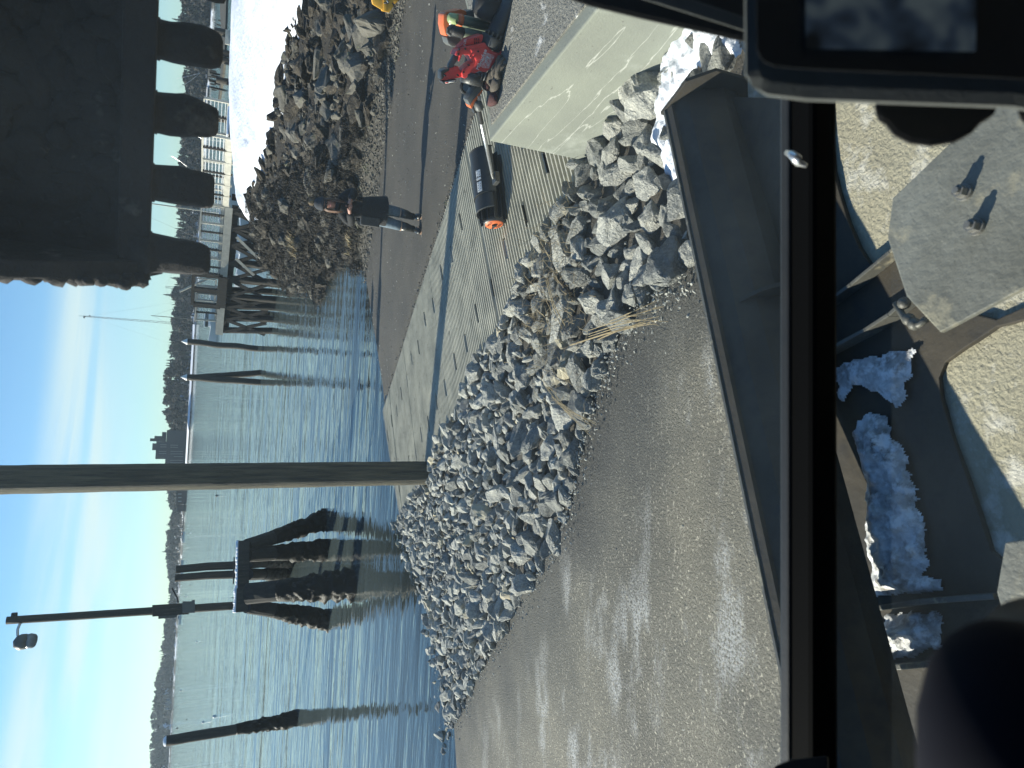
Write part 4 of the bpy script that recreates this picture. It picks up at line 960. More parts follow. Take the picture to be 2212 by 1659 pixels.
def railing(a, c, n, hh=1.05, wires=6, mt='paintwood', par=None, sz=.09):
    r_ = par; b = MB(); b.bar(a+Vector((0, 0, hh)), c+Vector((0, 0, hh)), .11, .05); b.build('top_rail', M[mt], r_)
    b = MB(); b.bar(a+Vector((0, 0, .12)), c+Vector((0, 0, .12)), .05, .08); b.build('bottom_rail', M[mt], r_)
    for i in range(n+1): q = a.lerp(c, i/n); b = MB(); b.box(q+Vector((0, 0, hh/2-.1)), (sz, sz, hh+.16)); b.build('rail_post', M['wood' if i % 2 else mt], r_)
    for i in range(wires): b = MB(); z = .22+i*(hh-.3)/(wires-1)*.95; b.tube([a+Vector((0, 0, z)), c+Vector((0, 0, z))], .011, 4); b.build('cable', M['boatw'], r_)
ug0, ug1 = pu(597), pu(662)
railing(A0, A0+pd*ug0, 8, par=pier); railing(A0+pn*2.1, A0+pn*2.1+pd*ug0, 8, par=pier)
railing(A0+pd*ug1, A0+pd*pu(694), 2, par=pier); railing(A0+pn*2.1+pd*ug1, A0+pn*2.1+pd*pu(694), 2, par=pier)
# dark gate frames in the railing
gate = MB(); 
for u in (ug0, (ug0+ug1)/2, ug1): gate.box(A0+pd*u+Vector((0, 0, .55)), (.22, .22, 1.25), rz=math.atan2(pd.y, pd.x))
gate.bar(A0+pd*ug0+Vector((0, 0, 1.22)), A0+pd*ug1+Vector((0, 0, 1.22)), .24, .14); gate.bar(A0+pd*ug0+Vector((0, 0, -.1))-pn*.08, A0+pd*ug1+Vector((0, 0, -.1))-pn*.08, .2, .42); gate.build('gangway_frame', M['darkwood'], pier)
for u0_, u1_ in ((ug0, (ug0+ug1)/2), ((ug0+ug1)/2, ug1)):
    b = MB(); p0 = A0+pd*(u0_+.2)-pn*.05; p1 = A0+pd*(u1_-.2)-pn*.05
    b.bar(p0+Vector((0, 0, .2)), p1+Vector((0, 0, .2)), .05, .07); b.bar(p0+Vector((0, 0, 1.05)), p1+Vector((0, 0, 1.05)), .05, .05); b.bar(p0+Vector((0, 0, .2)), p0+Vector((0, 0, 1.05)), .05, .05); b.bar(p1+Vector((0, 0, .2)), p1+Vector((0, 0, 1.05)), .05, .05); b.build('gate', M['paintwood'], pier)
b = MB(); b.tube([A0+pd*pu(634)+pn*2.3, atD(388, 630, 41)], .06, 8); b.build('light_pole', M['paintwood'], pier)
# gangway section from the bank up to the pier
G0 = atD(497, 300, 33); G1 = A0.copy(); 
for sft in (0.0, 1.7):
    a = G0+Vector((sft, .4*sft, 0)); c = A0+pn*(sft*1.2)-pd*.05
    b = MB(); b.bar(a, c, .1, .22); b.build('ramp_beam', M['paintwood'], pier); railing(a, c, 6, par=pier)
b = MB(); b.bar(G0+Vector((.85, .3, .03)), A0+pn*1.0+Vector((0, 0, .03)), 1.6, .08); b.build('ramp_deck', M['wood'], pier)
b = MB(); b.bar(G0+Vector((.85, .3, .11)), A0+pn*1.0+Vector((0, 0, .11)), 1.5, .07); b.build('snow_cover', M['snow'], pier)
# ================================================================== concrete platform wall with the tools on it
ZT = 1.92
def Z4(X, Y): return ((1700+X/3.318)/1.852, (Y/3.318)/1.852)          # close-up of the tools
def Z7(X, Y): return ((1700+X/2.766)/1.852, (400+Y/2.766)/1.852)
Wc = at(1057.5, 305, ZT); e1 = at(1043, 158, ZT); e2 = at(1006, 8, ZT); f1 = at(1290, 20, ZT); f1 = Wc+(f1-Wc)*2.2; e2 = e2+(e2-e1)*2.5
ct = M['conc'].node_tree; cb = ct.nodes['Principled BSDF']; lk = cb.inputs['Base Color'].links[0].from_socket
cgeo = ct.nodes.new('ShaderNodeNewGeometry'); cmp_ = ct.nodes.new('ShaderNodeMapping'); cmp_.inputs['Scale'].default_value = (.4, .30, 2.4); cmp_.inputs['Rotation'].default_value = (-.22, 0, 0)
ct.links.new(cgeo.outputs['Position'], cmp_.inputs[0]); cn = ct.nodes.new('ShaderNodeTexNoise'); cn.inputs['Scale'].default_value = 1.15; cn.inputs['Detail'].default_value = 7; ct.links.new(cmp_.outputs[0], cn.inputs['Vector'])
def cmath(op, a, b):
    n = ct.nodes.new('ShaderNodeMath'); n.operation = op
    for i, v in enumerate((a, b)):
        if isinstance(v, (int, float)): n.inputs[i].default_value = v
        else: ct.links.new(v, n.inputs[i])
    return n.outputs[0]
vein = cmath('MAXIMUM', cmath('SUBTRACT', 1.0, cmath('MULTIPLY', cmath('ABSOLUTE', cmath('SUBTRACT', cn.outputs['Fac'], .515), 0), 210)), 0)
cx = ct.nodes.new('ShaderNodeMixRGB'); cx.inputs[2].default_value = (.68, .68, .62, 1); ct.links.new(cmath('MULTIPLY', vein, .45), cx.inputs[0]); ct.links.new(lk, cx.inputs[1])
cn2 = ct.nodes.new('ShaderNodeTexNoise'); cn2.inputs['Scale'].default_value = 34; cn2.inputs['Detail'].default_value = 2; ct.links.new(cgeo.outputs['Position'], cn2.inputs['Vector'])
pits = cmath('MULTIPLY', cmath('MAXIMUM', cmath('SUBTRACT', cn2.outputs['Fac'], .70), 0), 12)
cy = ct.nodes.new('ShaderNodeMixRGB'); cy.inputs[2].default_value = (.10, .10, .085, 1); ct.links.new(pits, cy.inputs[0]); ct.links.new(cx.outputs[0], cy.inputs[1]); ct.links.new(cy.outputs[0], cb.inputs['Base Color'])
wall = empty('concrete_wall', Wc-Vector((0, 0, 1)), 'pale concrete retaining wall end with white mineral streaks, standing over the riprap', 'wall')
q = [Wc, e1, e2, Vector((7, 1, ZT)), Vector((7, f1.y, ZT)), f1]
b = MB(); b.prism([p-Vector((0, 0, .75)) for p in q], (0, 0, 1.5)); b.build('wall_block', M['conc'], wall, bevel=.012)
ins = (f1-Wc).normalized(); nn = Vector((-ins.y, ins.x, 0)); nn = nn if nn.x > 0 else -nn; ee = (e1-Wc).normalized()
q = [Wc+nn*.10+ins*.06, e1+ins*.05, e2+ins*.05, Vector((6.9, 1, ZT)), Vector((6.9, f1.y, ZT)), f1+nn*.10]
b = MB(); b.prism([Vector((p.x, p.y, ZT+.004)) for p in q], (0, 0, .016)); b.build('rough_top', M['conctop'], wall)
for i in range(0): pass
P0 = at(1080, 112, ZT); NH = Vector((P0.x, P0.y, 0)).normalized()       # away from the operator
def vp(X, Y, off=0, z=Z4, P=None):                                   # close-up point on the upright plane through the blower
    x, y = z(X, Y); r = ray(x, y); B_ = P or P0; t = ((B_-NH*off)-O).dot(NH)/r.dot(NH); return O+r*t
def flatp(name, pts, th, m_, par, off=0, bev=.006, z=Z4, P=None, seg=2):
    b = MB(); b.prism([vp(X, Y, off, z, P) for X, Y in pts], NH*th); return b.build(name, M[m_], par, bevel=bev, seg=seg, smooth=True)
def text(s, P, xd, nrm, size, m_, name, par, ext=.0006):
    c = bpy.data.curves.new(name, 'FONT'); c.body = s; c.size = size; c.extrude = ext; c.align_x = 'CENTER'; c.align_y = 'CENTER'
    o = bpy.data.objects.new(name, c); COL.objects.link(o); xd = xd.normalized(); nrm = (nrm-xd*nrm.dot(xd)).normalized(); yd = nrm.cross(xd)
    mw = Matrix((xd, yd, nrm)).transposed().to_4x4(); mw.translation = P; c.materials.append(M[m_])
    dg = bpy.context.evaluated_depsgraph_get(); me = bpy.data.meshes.new_from_object(o.evaluated_get(dg)); bpy.data.objects.remove(o)
    me.transform(mw); o = bpy.data.objects.new(name, me); COL.objects.link(o)
    if par is not None:
        o.parent = par
        if par.type == 'EMPTY': o.matrix_parent_inverse = par.matrix_basis.inverted()
    return o
bl = empty('leaf_blower', P0, 'red battery leaf blower with black nozzle standing on the concrete wall top', 'leaf blower')
body = flatp('body', [(418, 640), (515, 603), (560, 600), (755, 556), (800, 610), (865, 675), (930, 690), (1000, 655), (1003, 672), (970, 715), (905, 765), (880, 830), (840, 885), (785, 942), (730, 945), (695, 925), (600, 975), (500, 1025), (470, 1018), (455, 955), (475, 905), (600, 812), (548, 718), (462, 713), (428, 800), (412, 800), (428, 735), (368, 722), (388, 665)], .13, 'red', bl, 0, .012, seg=3)
flatp('raised_panel', [(560, 640), (750, 622), (850, 690), (690, 900), (640, 920), (600, 890), (640, 800), (585, 700)], .148, 'red', bl, 0, .02)
flatp('upper_housing', [(415, 625), (530, 510), (735, 445), (760, 552), (515, 600)], .12, 'red', bl, -.03, .012)
flatp('battery_mount', [(460, 950), (465, 1018), (240, 1060), (208, 1052), (235, 1005), (225, 960), (300, 925), (300, 905), (420, 870)], .075, 'red', bl, 0, .008)
flatp('handle', [(372, 722), (432, 742), (425, 800), (385, 850), (372, 930), (330, 945), (300, 928), (303, 850), (338, 790)], .045, 'grey', bl, 0, .012)
bt = flatp('battery', [(188, 940), (215, 915), (300, 893), (302, 925), (232, 965), (238, 1005), (210, 1050), (190, 1045)], .10, 'black', bl, 0, .01)
bt2 = flatp('battery_base', [(200, 1068), (392, 1040), (382, 1085), (300, 1110), (225, 1108)], .10, 'black', bl, 0, .006)
flatp('label', [(238, 1075), (380, 1052), (372, 1080), (248, 1098)], .104, 'white', bt2, 0, 0)
flatp('label_stripe', [(243, 1079), (290, 1071), (286, 1088), (248, 1095)], .107, 'red', bt2, 0, 0)
for i, (X, Y) in enumerate(((447, 652), (528, 645), (437, 716), (695, 679), (573, 860), (505, 955), (430, 995), (260, 998), (968, 687))):
    b = MB(); a = vp(X, Y, .058); b._lathe(a, a-NH*.022, [(0, .0065), (1, .0065)], 10, 0); b.build('screw', M['rubber'], bl)
b = MB(); b._lathe(vp(640, 965, 0), vp(610, 1125, 0), [(0, .075), (.2, .088), (.9, .084), (1, .06)], 26, 0); b.build('air_intake', M['black'], bl, smooth=True)
for i in range(5): X = 540+i*48; flatp('intake_slot', [(X, 1085-i*8), (X+14, 1082-i*8), (X+50, 985-i*10), (X+38, 988-i*10)], .155, 'grey', bl, 0, 0)
for i in range(6):
    X = 620+(i % 3)*26; Y = 500+(i//3)*45; flatp('vent_slot', [(X, Y), (X+9, Y-2), (X+14, Y+28), (X+5, Y+30)], .128, 'rubber', bl, -.03, 0)
n0 = vp(850, 640, 0); n1 = vp(905, 500, 0); n2 = vp(1000, 330, 0); n3 = vp(1240, -130, .0)
b = MB(); b._lathe(n0, n1, [(0, .070), (.1, .083), (.85, .085), (1, .088), (1, .076), (.7, .074)], 30, 0); b.build('nozzle_collar', M['black'], bl, smooth=True)
for i in range(7): 
    a_ = math.pi*(i/6)+math.pi*.0; ax_ = (n1-n0).normalized(); s1 = ax_.cross(NH).normalized(); rr = s1*math.cos(a_)-NH*math.sin(a_); b = MB(); b.bar(n1+rr*.062-ax_*.05, n1+rr*.066+ax_*.03, .004, .012); b.build('collar_rib', M['grey'], bl)
b = MB(); b._lathe(n1-(n1-n0)*.3, n3, [(0, .060), (.3, .066), (1, .078)], 30, 0); b.build('nozzle', M['black'], bl, smooth=True)
lf = .0758
M['scuff'] = mat('scuff', (.60, .06, .05), .6, (.62, .50, .46), 55)
flatp('logo_plate', [(770, 682), (885, 725), (850, 790), (805, 893), (735, 890), (682, 858)], .151, 'scuff', bl, 0, .001)
text('Milwaukee', vp(752, 790, lf+.0025), vp(790, 690, 0)-vp(715, 870, 0), -NH, .034, 'white', 'lettering', bl, .0015); text('M18', vp(822, 795, lf+.0025), vp(790, 690, 0)-vp(715, 870, 0), -NH, .026, 'white', 'lettering', bl, .0015)
text('FUEL', vp(532, 560, .032), vp(540, 520, 0)-vp(530, 600, 0), -NH, .022, 'white', 'lettering', bl); text('FUEL', vp(655, 690, .068), vp(665, 650, 0)-vp(645, 730, 0), -NH, .02, 'scuff', 'lettering', bl)
# bottles
def bottle(X0, Y0, X1, Y1, prof, mats, label, off, nm='water_bottle'):
    bs = vp(X1, Y1, off); bs.z = ZT+.012; tp = atd(*Z4(X0, Y0), bs); ax_ = tp-bs; r_ = empty(nm, bs, label, 'bottle')
    for nm2, pr, m_ in zip(('bottle_body', 'lid', 'band'), prof, mats):
        b = MB(); b._lathe(bs, tp, pr, 26, 0); b.build(nm2, M[m_], r_, smooth=True)
    return r_, bs, tp
bo, bs, tp = bottle(330, 395, 800, 500, ([(0, .036), (.02, .040), (.62, .040), (.70, .030), (.72, .028)], [(.70, .034), (.74, .037), (.92, .035), (.97, .026), (.97, .020), (1, .019)]), ('greenb', 'rubber'), 'olive green drinking bottle with black loop lid behind the leaf blower', -.14)
b = MB(); pts_ = [vp(400, 350, -.14), vp(350, 345, -.14), vp(305, 385, -.14), vp(300, 430, -.14), vp(345, 465, -.14)]; b.tube(pts_, .006, 8, sq=(1, 2)); b.build('carry_loop', M['grey'], bo)
bo, bs, tp = bottle(305, 232, 860, 352, ([(0, .036), (.02, .040), (.66, .040), (.70, .037)], [(.80, .039), (.86, .037), (.97, .034), (1, .022)], [(.69, .0405), (.72, .042), (.81, .040)]), ('greenb', 'greenl', 'orange'), 'dark green flask with pale cap and orange band, topmost of the two bottles', -.20)
# orange petrol tool behind the bottles
sw = empty('engine_unit', vp(520, 300, -.35), 'orange and grey petrol engine unit lying behind the two bottles', 'power tool'); sw.location.z = ZT
h0 = flatp('housing', [(210, 190), (240, 152), (380, 130), (430, 113), (510, 140), (515, 180), (480, 230), (420, 330), (330, 440), (250, 475), (235, 450), (205, 320)], .16, 'orange', sw, -.34, .02)
for i in range(6): flatp('cooling_slot', [(250+i*14, 235), (257+i*14, 235), (257+i*14, 180-i*3), (250+i*14, 182-i*3)], .166, 'rubber', h0, -.34, 0)
flatp('fuel_tank', [(250, 487), (440, 490), (452, 590), (430, 615), (320, 610), (275, 570)], .15, 'grey', sw, -.34, .02)
flatp('cover', [(470, 150), (610, 120), (632, 230), (560, 260), (480, 230)], .14, 'grey', sw, -.34, .015)
flatp('sticker', [(280, 262), (330, 260), (325, 320), (285, 322)], .167, 'boatw', sw, -.34, 0)
# black boot at the very edge of the frame
bk = vp(730, 30, -.1); bk.z = ZT; b = MB(); b._lathe(bk+Vector((0, 0, .0)), bk+Vector((0, 0, .22)), [(0, .10), (.05, .115), (.8, .10), (.9, .085), (1, .07)], 26, 0); tag(b.build('canister', M['rubber'], smooth=True), 'black round canister beside the engine unit, cut by the frame edge', 'canister')
# power broom: engine end on the wall, shaft down to the brush on the ramp
E0 = vp(700, 1150, -.05); br = empty('power_broom', at(*Z7(745, 1000), 1.0), 'orange and black power broom, engine on the wall, brush down on the ridged ramp', 'power broom')
flatp('motor_cover', [(522, 1312), (560, 1240), (610, 1170), (690, 1112), (738, 1160), (725, 1230), (640, 1330), (590, 1425)], .12, 'grey', br, -.05, .02)
flatp('orange_trim', [(565, 1388), (610, 1310), (728, 1170), (738, 1186), (632, 1345), (588, 1428)], .126, 'orange', br, -.05, .003)
b = MB(); c_ = vp(545, 1160, -.10); ring = [c_+(vp(545, 1100, -.1)-c_)*math.cos(t*math.pi/12)*1.25+(vp(610, 1160, -.1)-c_)*math.sin(t*math.pi/12)*1.0 for t in range(25)]; b.tube(ring, .012, 8); b.build('guard_ring', M['rubber'], br)
flatp('throttle_grip', [(600, 1400), (640, 1330), (684, 1350), (692, 1450), (752, 1510), (640, 1500)], .06, 'black', br, -.05, .012)
b = MB(); b._lathe(vp(690, 1335, 0), vp(735, 1470, 0), [(0, .026), (.3, .034), (.8, .034), (1, .022)], 18, 0); b.build('clutch_housing', M['grey'], br, smooth=True)
for i in range(4): flatp('cooling_fin', [(690+i*13, 1270), (697+i*13, 1268), (702+i*13, 1330), (695+i*13, 1332)], .05, 'alu', br, 0, .002)
S0 = vp(715, 1460, 0); S1 = at(*Z7(742, 812), 1.28); S2 = at(*Z7(760, 865), 1.25)
b = MB(); b.tube([S0, S0.lerp(S1, .16)], .018, 14); b.build('sleeve', M['rubber'], br); b = MB(); b.tube([S0.lerp(S1, .14), S1], .0145, 16); b.build('shaft', M['alu'], br, smooth=True)
b = MB(); b.tube([S1.lerp(S0, .0), S2], .017, 12); b.build('shaft_end', M['grey'], br)
dA = at(*Z7(765, 1362), 1.05); dB = at(*Z7(690, 640), 1.09); ax_ = (dB-dA).normalized(); side = ax_.cross(Vector((0, 0, 1))).normalized(); side = side if side.y > 0 else -side; upv = side.cross(ax_); upv = upv if upv.z > 0 else -upv
def cyl(a, r): return side*math.cos(a)*r+upv*math.sin(a)*r
b = MB(); b._lathe(dA+ax_*.03, dB, [(0, .10), (1, .10)], 24, 0); dr = b.build('drum', M['rubber'], br)
for i in range(12):
    a_ = i*math.pi/6+.2; b = MB(); b.prism([dA+cyl(a_, .09)+ax_*.02, dA+cyl(a_, .15)+ax_*.0, dB+cyl(a_+.12, .15), dB+cyl(a_+.12, .09)], cyl(a_+1.57, .010)); b.build('paddle', M['rubber'], dr)
b = MB(); b._lathe(dA+ax_*.03, dA-ax_*.015, [(0, .112), (.6, .112), (1, .104)], 36, 0); b.build('end_ring', M['black'], br, smooth=True)
b = MB(); b._lathe(dA+ax_*.02, dA-ax_*.022, [(0, .096), (.8, .096), (1, .090)], 36, 0); ed = b.build('end_disc', M['orange'], br, smooth=True)
b = MB(); b._lathe(dA, dA-ax_*.04, [(0, .030), (1, .024)], 14, 0); b.build('hub', M['rubber'], ed); b = MB(); b.bar(dA-ax_*.036+side*.055, dA-ax_*.036-side*.01, .01, .02); b.build('hub_pin', M['rubber'], ed)
text('STIHL', dA-ax_*.0235+upv*.058, -side if (-side).dot(RTW) > 0 else side, -ax_, .042, 'rubber', 'lettering', ed)
text('STIHL', dA-ax_*.0235-upv*.058, side if (-side).dot(RTW) > 0 else -side, -ax_, .042, 'rubber', 'lettering', ed)
def shell(u0, u1, a0, a1, r, th, nm, m_, par=br, n=22):
    b = MB(); A1 = dA+ax_*u0; A2 = dA+ax_*u1; vs = []
    for k_ in range(n+1):
        a_ = a0+(a1-a0)*k_/n
        for P_, rr in ((A1, r), (A2, r), (A2, r-th), (A1, r-th)): vs.append(P_+cyl(a_, rr))
    fs = [(4*i+j, 4*i+(j+1) % 4, 4*i+4+(j+1) % 4, 4*i+4+j) for i in range(n) for j in range(4)]+[(3, 2, 1, 0), (4*n, 4*n+1, 4*n+2, 4*n+3)]
    b.add(vs, fs); return b.build(nm, M[m_], par, smooth=False)
L_ = (dB-dA).length
M['hood'] = mat('hood', (.024, .026, .026), .42, (.034, .036, .035), 8, .0008, 60)
hd = shell(.27, L_+.04, R(-12), R(172), .185, .006, 'hood', 'hood'); hd2 = shell(.10, .28, R(-5), R(160), .176, .006, 'hood_end', 'hood')
for u in (.27, .45, L_+.03): shell(u, u+.010, R(-14), R(174), .189, .009, 'hood_rib', 'hood', hd)
for u in (.105,): shell(u, u+.006, R(-6), R(161), .181, .008, 'hood_rib', 'grey', hd2)
for i in range(9):
    u = .12+i*.085; a_ = R(8); b = MB(); b.bar(dA+ax_*u+cyl(R(2), .190), dA+ax_*(u+.04)+cyl(R(34), .190), .004, .004); b.build('mould_line', M['grey'], hd)
for (X, Y) in ((592, 830), (604, 958)):
    r0 = ray(*Z7(X, Y)); best = None
    for ai in range(0, 130, 2):                                        # where this spot of the hood lies
        for ui in range(0, 90): 
            P_ = dA+ax_*(ui*.012)+cyl(R(ai), .187); d_ = ((P_-O).normalized()-r0.normalized()).length
            if best is None or d_ < best[0]: best = (d_, ui*.012, ai)
    u, a_ = best[1], best[2]; lab_ = shell(u-.055, u+.055, R(a_-9), R(a_+9), .1885, .002, 'warning_label', 'boatw', hd, 4)
    for k_ in range(7):
        uu = u-.042+.014*k_; b = MB(); b.ball(dA+ax_*uu+cyl(R(a_+(5 if k_ % 2 else -4)), .1885), (.005, .005, .005), 6, 4); b.build('pictogram', M['rubber'], lab_)
b = MB(); gb = S2-upv*.025; b.box(gb, (.11, .09, .05), M=Matrix((ax_, side, upv)).transposed()); b.build('gearbox', M['black'], br, bevel=.01)
# work gloves
def glove(cuff, palm, tips, label, seedv):
    r_ = empty('work_glove', at(*Z4(*palm), ZT+.012), label, 'glove', None); zc = ZT+.045
    C_ = [at(*Z4(*c), zc) for c in cuff]; P_ = at(*Z4(*palm), zc)
    b = MB(); b.tube([C_[0], C_[0].lerp(C_[1], .5), C_[1]], [.062, .052, .040], 14, sq=(1, .5), up=Vector((0, 0, 1)), wob=.08, seed=seedv); b.build('cuff', M['glovecuff'], r_, smooth=True)
    b = MB(); b.tube([C_[1], C_[1].lerp(P_, .5), P_, P_+(P_-C_[1]).normalized()*.03], [.040, .052, .050, .036], 14, sq=(1, .6), up=Vector((0, 0, 1)), wob=.1, seed=seedv+1); b.build('palm', M['glove'], r_, smooth=True)
    for i, tp_ in enumerate(tips):
        T_ = at(*Z4(*tp_), ZT+.03+.012*(i % 2)); d_ = (T_-P_); s_ = Vector((-d_.y, d_.x, 0)).normalized()*(.02*(i-1.5))
        b = MB(); b.tube([P_+s_, P_+s_+d_*.45+Vector((0, 0, .02)), T_+Vector((0, 0, .008)), T_+d_.normalized()*.015-Vector((0, 0, .01))], [.018, .016, .014, .009], 10, wob=.08, seed=seedv+i); b.build('finger', M['glove'], r_, smooth=True)
glove([(895, 1380), (905, 1215)], (950, 1080), [(1000, 760), (1035, 800), (1045, 880), (985, 850), (900, 960)], 'brown work glove with dark red cuff, lying nearer the wall edge', 4)
glove([(800, 1150), (840, 1040)], (900, 1000), [(955, 845), (980, 900), (1010, 930), (930, 905)], 'second dirty work glove, tucked against the leaf blower', 14)
# yellow metal bracket at the frame edge
Py = at(838, 12, 1.05); NHs = NH; NH = Vector((Py.x, Py.y, 0)).normalized()
def ZY(X, Y): return ((1380+X/5.267)/1.852, (Y/5.267)/1.852)
yb = empty('lifting_bracket', Py, 'bright yellow steel bracket with hook slot lying by the bank toe', 'bracket')
flatp('plate', [(560, -160), (565, 20), (580, 90), (770, 205), (780, 235), (920, 262), (1015, 130), (975, 60), (1000, 40), (1035, 85), (1120, 5), (1100, -160)], .10, 'yellow', yb, 0, .006, ZY, Py)
flatp('rib', [(790, -150), (868, -150), (872, 245), (795, 235)], .125, 'yellow', yb, 0, .005, ZY, Py); flatp('hook_slot', [(795, 70), (800, 45), (860, 40), (880, 0), (910, 20), (905, 70), (860, 85)], .13, 'rubber', yb, 0, 0, ZY, Py)
flatp('ring', [(850, 10), (880, 5), (905, 45), (880, 58)], .135, 'boatw', yb, 0, .003, ZY, Py)
NH = NHs
# ================================================================== excavator round the camera
ex = empty('excavator', (0, -.3, 1.7), 'dark excavator seen from its cab, with raised toothed bucket, dozer blade, window bar and monitor', 'excavator')
def P(x, y, z): return at(x, y, z)
# window bar (bottom rail of the upper windscreen) and glass
WZ = 3.06
def xbar(x0, x1, y0, y1, z0, th, nm, m_, bev=.004, par=ex):
    q = [P(x0, y0, z0), P(x1, y0, z0), P(x1, y1, z0), P(x0, y1, z0)]
    b = MB(); b.prism([v-Vector((0, 0, th/2)) for v in q], (0, 0, th)); return b.build(nm, M[m_], par, bevel=bev)
wb = xbar(1702, 1756, -260, 1900, WZ, .05, 'window_bar', 'blackbar', .008)
xbar(1684, 1704, -260, 1900, WZ+.004, .03, 'window_seal', 'plastic', .004, wb)
wl = P(1690, 1900, WZ); wr_ = P(1690, -260, WZ); rt = (wr_-wl).normalized()
tl = wl+Vector((0, -.26, 1.35)); tr_ = wr_+Vector((0, -.26, 1.35))
b = MB(); b.add([wl, wr_, tr_, tl], [(0, 1, 2, 3)]); b.build('windscreen', M['glass'], ex)
q0 = P(1790, 1900, WZ-.02); q1 = P(1790, -260, WZ-.02); b = MB(); b.add([q0, q1, q1+Vector((0, -.22, -.95)), q0+Vector((0, -.22, -.95))], [(0, 1, 2, 3)]); b.build('lower_window', M['glass'], ex)
b = MB(); c_ = P(1716, 338, WZ+.05); b.tube([P(1700, 330, WZ+.045), P(1712, 334, WZ+.06), P(1722, 345, WZ+.06), P(1724, 352, WZ+.05), P(1742, 358, WZ+.045)], [.004, .006, .007, .005, .003], 8); b.build('latch', M['alu'], wb, smooth=True)
# cab: corner pillar on the right, monitor, its arm, roof and rear that shade the inside
def lay(pts, th, nm, m_, bev=.004, par=ex, D=None):
    b = MB(); q = [O+ray(x, y)*D for x, y in pts]; n_ = ray(sum(p[0] for p in pts)/len(pts), sum(p[1] for p in pts)/len(pts)).normalized(); b.prism([v+n_*th/2 for v in q], n_*th); return b.build(nm, M[m_], par, bevel=bev)
lay([(1120, -260), (1800, -260), (1800, 128), (1590, 88), (1385, 42), (1270, 14), (1200, -10)], .05, 'corner_pillar', 'plastic', .006, D=.72)
lay([(1330, -20), (1380, -40), (1760, 88), (1760, 118), (1590, 62)], .01, 'pillar_trim', 'plasticg', .002, D=.66)
mon = lay([(1600, -330), (2330, -330), (2330, 262), (2190, 238), (1740, 222), (1655, 212), (1618, 195), (1602, 160)], .035, 'monitor', 'plasticg', .012, D=.50)
lay([(1628, -320), (2320, -320), (2320, 178), (2150, 168), (1740, 150), (1675, 144), (1648, 134), (1634, 108)], .004, 'bezel', 'plastic', .001, mon, D=.478)
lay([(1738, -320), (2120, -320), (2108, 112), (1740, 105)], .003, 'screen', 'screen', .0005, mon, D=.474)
lay([(1885, 215), (1893, 262), (1912, 272), (1930, 295), (1965, 312), (2010, 318), (2060, 310), (2100, 290), (2118, 268), (2150, 250), (2160, 215)], .04, 'monitor_mount', 'rubber', .01, D=.56)
lay([(2195, 228), (2203, 262), (2230, 278), (2330, 270), (2330, 225)], .03, 'monitor_knob', 'rubber', .01, D=.54)
b = MB(); b.box((0.15, -.55, 4.62), (2.0, 2.0, .08)); b.build('cab_roof', M['plastic'], ex)
b = MB(); b.box((.15, -1.05, 3.4), (2.0, .06, 2.3)); b.build('cab_rear', M['plastic'], ex)
b = MB(); b.box((1.0, -.35, 3.2), (.05, 1.3, 2.8)); b.build('cab_side', M['plastic'], ex)
b = MB(); b.box((.10, -.55, 2.36), (1.8, 1.5, .07)); b.build('cab_floor', M['plastic'], ex)
# joystick knob and arm-rest at the lower left
kc = O+ray(2185, 1560)*.33
jk = MB(); a0 = O+ray(2120, 1345)*.36; a1 = O+ray(2330, 1830)*.31
jk._lathe(a0, a1, [(0, .008), (.04, .018), (.14, .030), (.35, .043), (.6, .052), (.85, .054), (1, .05)], 36, 0); j_ = jk.build('joystick', M['navy'], ex, smooth=True)
b = MB(); b._lathe(O+ray(2208, 1330)*.42, O+ray(2330, 1540)*.42, [(0, .02), (.2, .035), (1, .06)], 20, 0); b.build('armrest', M['plastic'], ex, smooth=True)
lay([(1655, 1700), (1672, 1655), (1710, 1640), (1790, 1632), (1790, 1750)], .02, 'floor_mat', 'plastic', .004, D=.9)
# ---- dozer blade
zb = zp(PA, 0, 2.8)+.05
bt_, bb = zb+.36, zb+.02                                             # top and bottom heights
def BL(x, y, z): return P(x, y, z)
bld = empty('b', (0, 0, 0), None, None); bpy.data.objects.remove(bld)
R0, R1 = BL(1436, 243, zb+.35), BL(1749, 1750, zb+.64)                      # front top edge, right end and left end
ad = (R1-R0).normalized(); bk_ = Vector((-ad.y, ad.x, 0)).normalized(); bk_ = bk_ if bk_.y < 0 else -bk_
def sect(base):                                                      # blade cross-section (front is +)
    return [(0, 0), (.02, .004), (.055, -.002), (.058, -.02), (.13, -.045), (.19, -.11), (.225, -.20), (.215, -.30), (.17, -.345), (.13, -.35), (.14, -.30), (.165, -.2), (.13, -.12), (.06, -.06), (0, -.03)]
vs = []; S_ = sect(0); n_ = len(S_); Lb = (R1-R0).length; segs = 40
for i in range(segs+1):
    for a_, z_ in S_: vs.append(R0+ad*(Lb*i/segs)+bk_*a_+Vector((0, 0, z_+.003*math.sin(i*1.7)*(a_ == 0))))
fs = [(i*n_+j, i*n_+(j+1) % n_, (i+1)*n_+(j+1) % n_, (i+1)*n_+j) for i in range(segs) for j in range(n_)]+[tuple(range(n_-1, -1, -1)), tuple(segs*n_+j for j in range(n_))]
b = MB(); b.add(vs, fs); blade_ = b.build('dozer_blade', M['steel'], ex)
b = MB(); b.prism([R0-ad*.012+bk_*a_+Vector((0, 0, z_)) for a_, z_ in ((-.02, .01), (.20, .01), (.30, -.10), (.30, -.36), (.10, -.36), (-.02, -.10))], ad*.022); b.build('end_plate', M['steel'], blade_, bevel=.003)
b = MB(); b.bar(R0+bk_*.006+Vector((0, 0, .006)), R1+bk_*.006+Vector((0, 0, .006)), .012, .008); b.build('top_edge', M['steelg'], blade_)
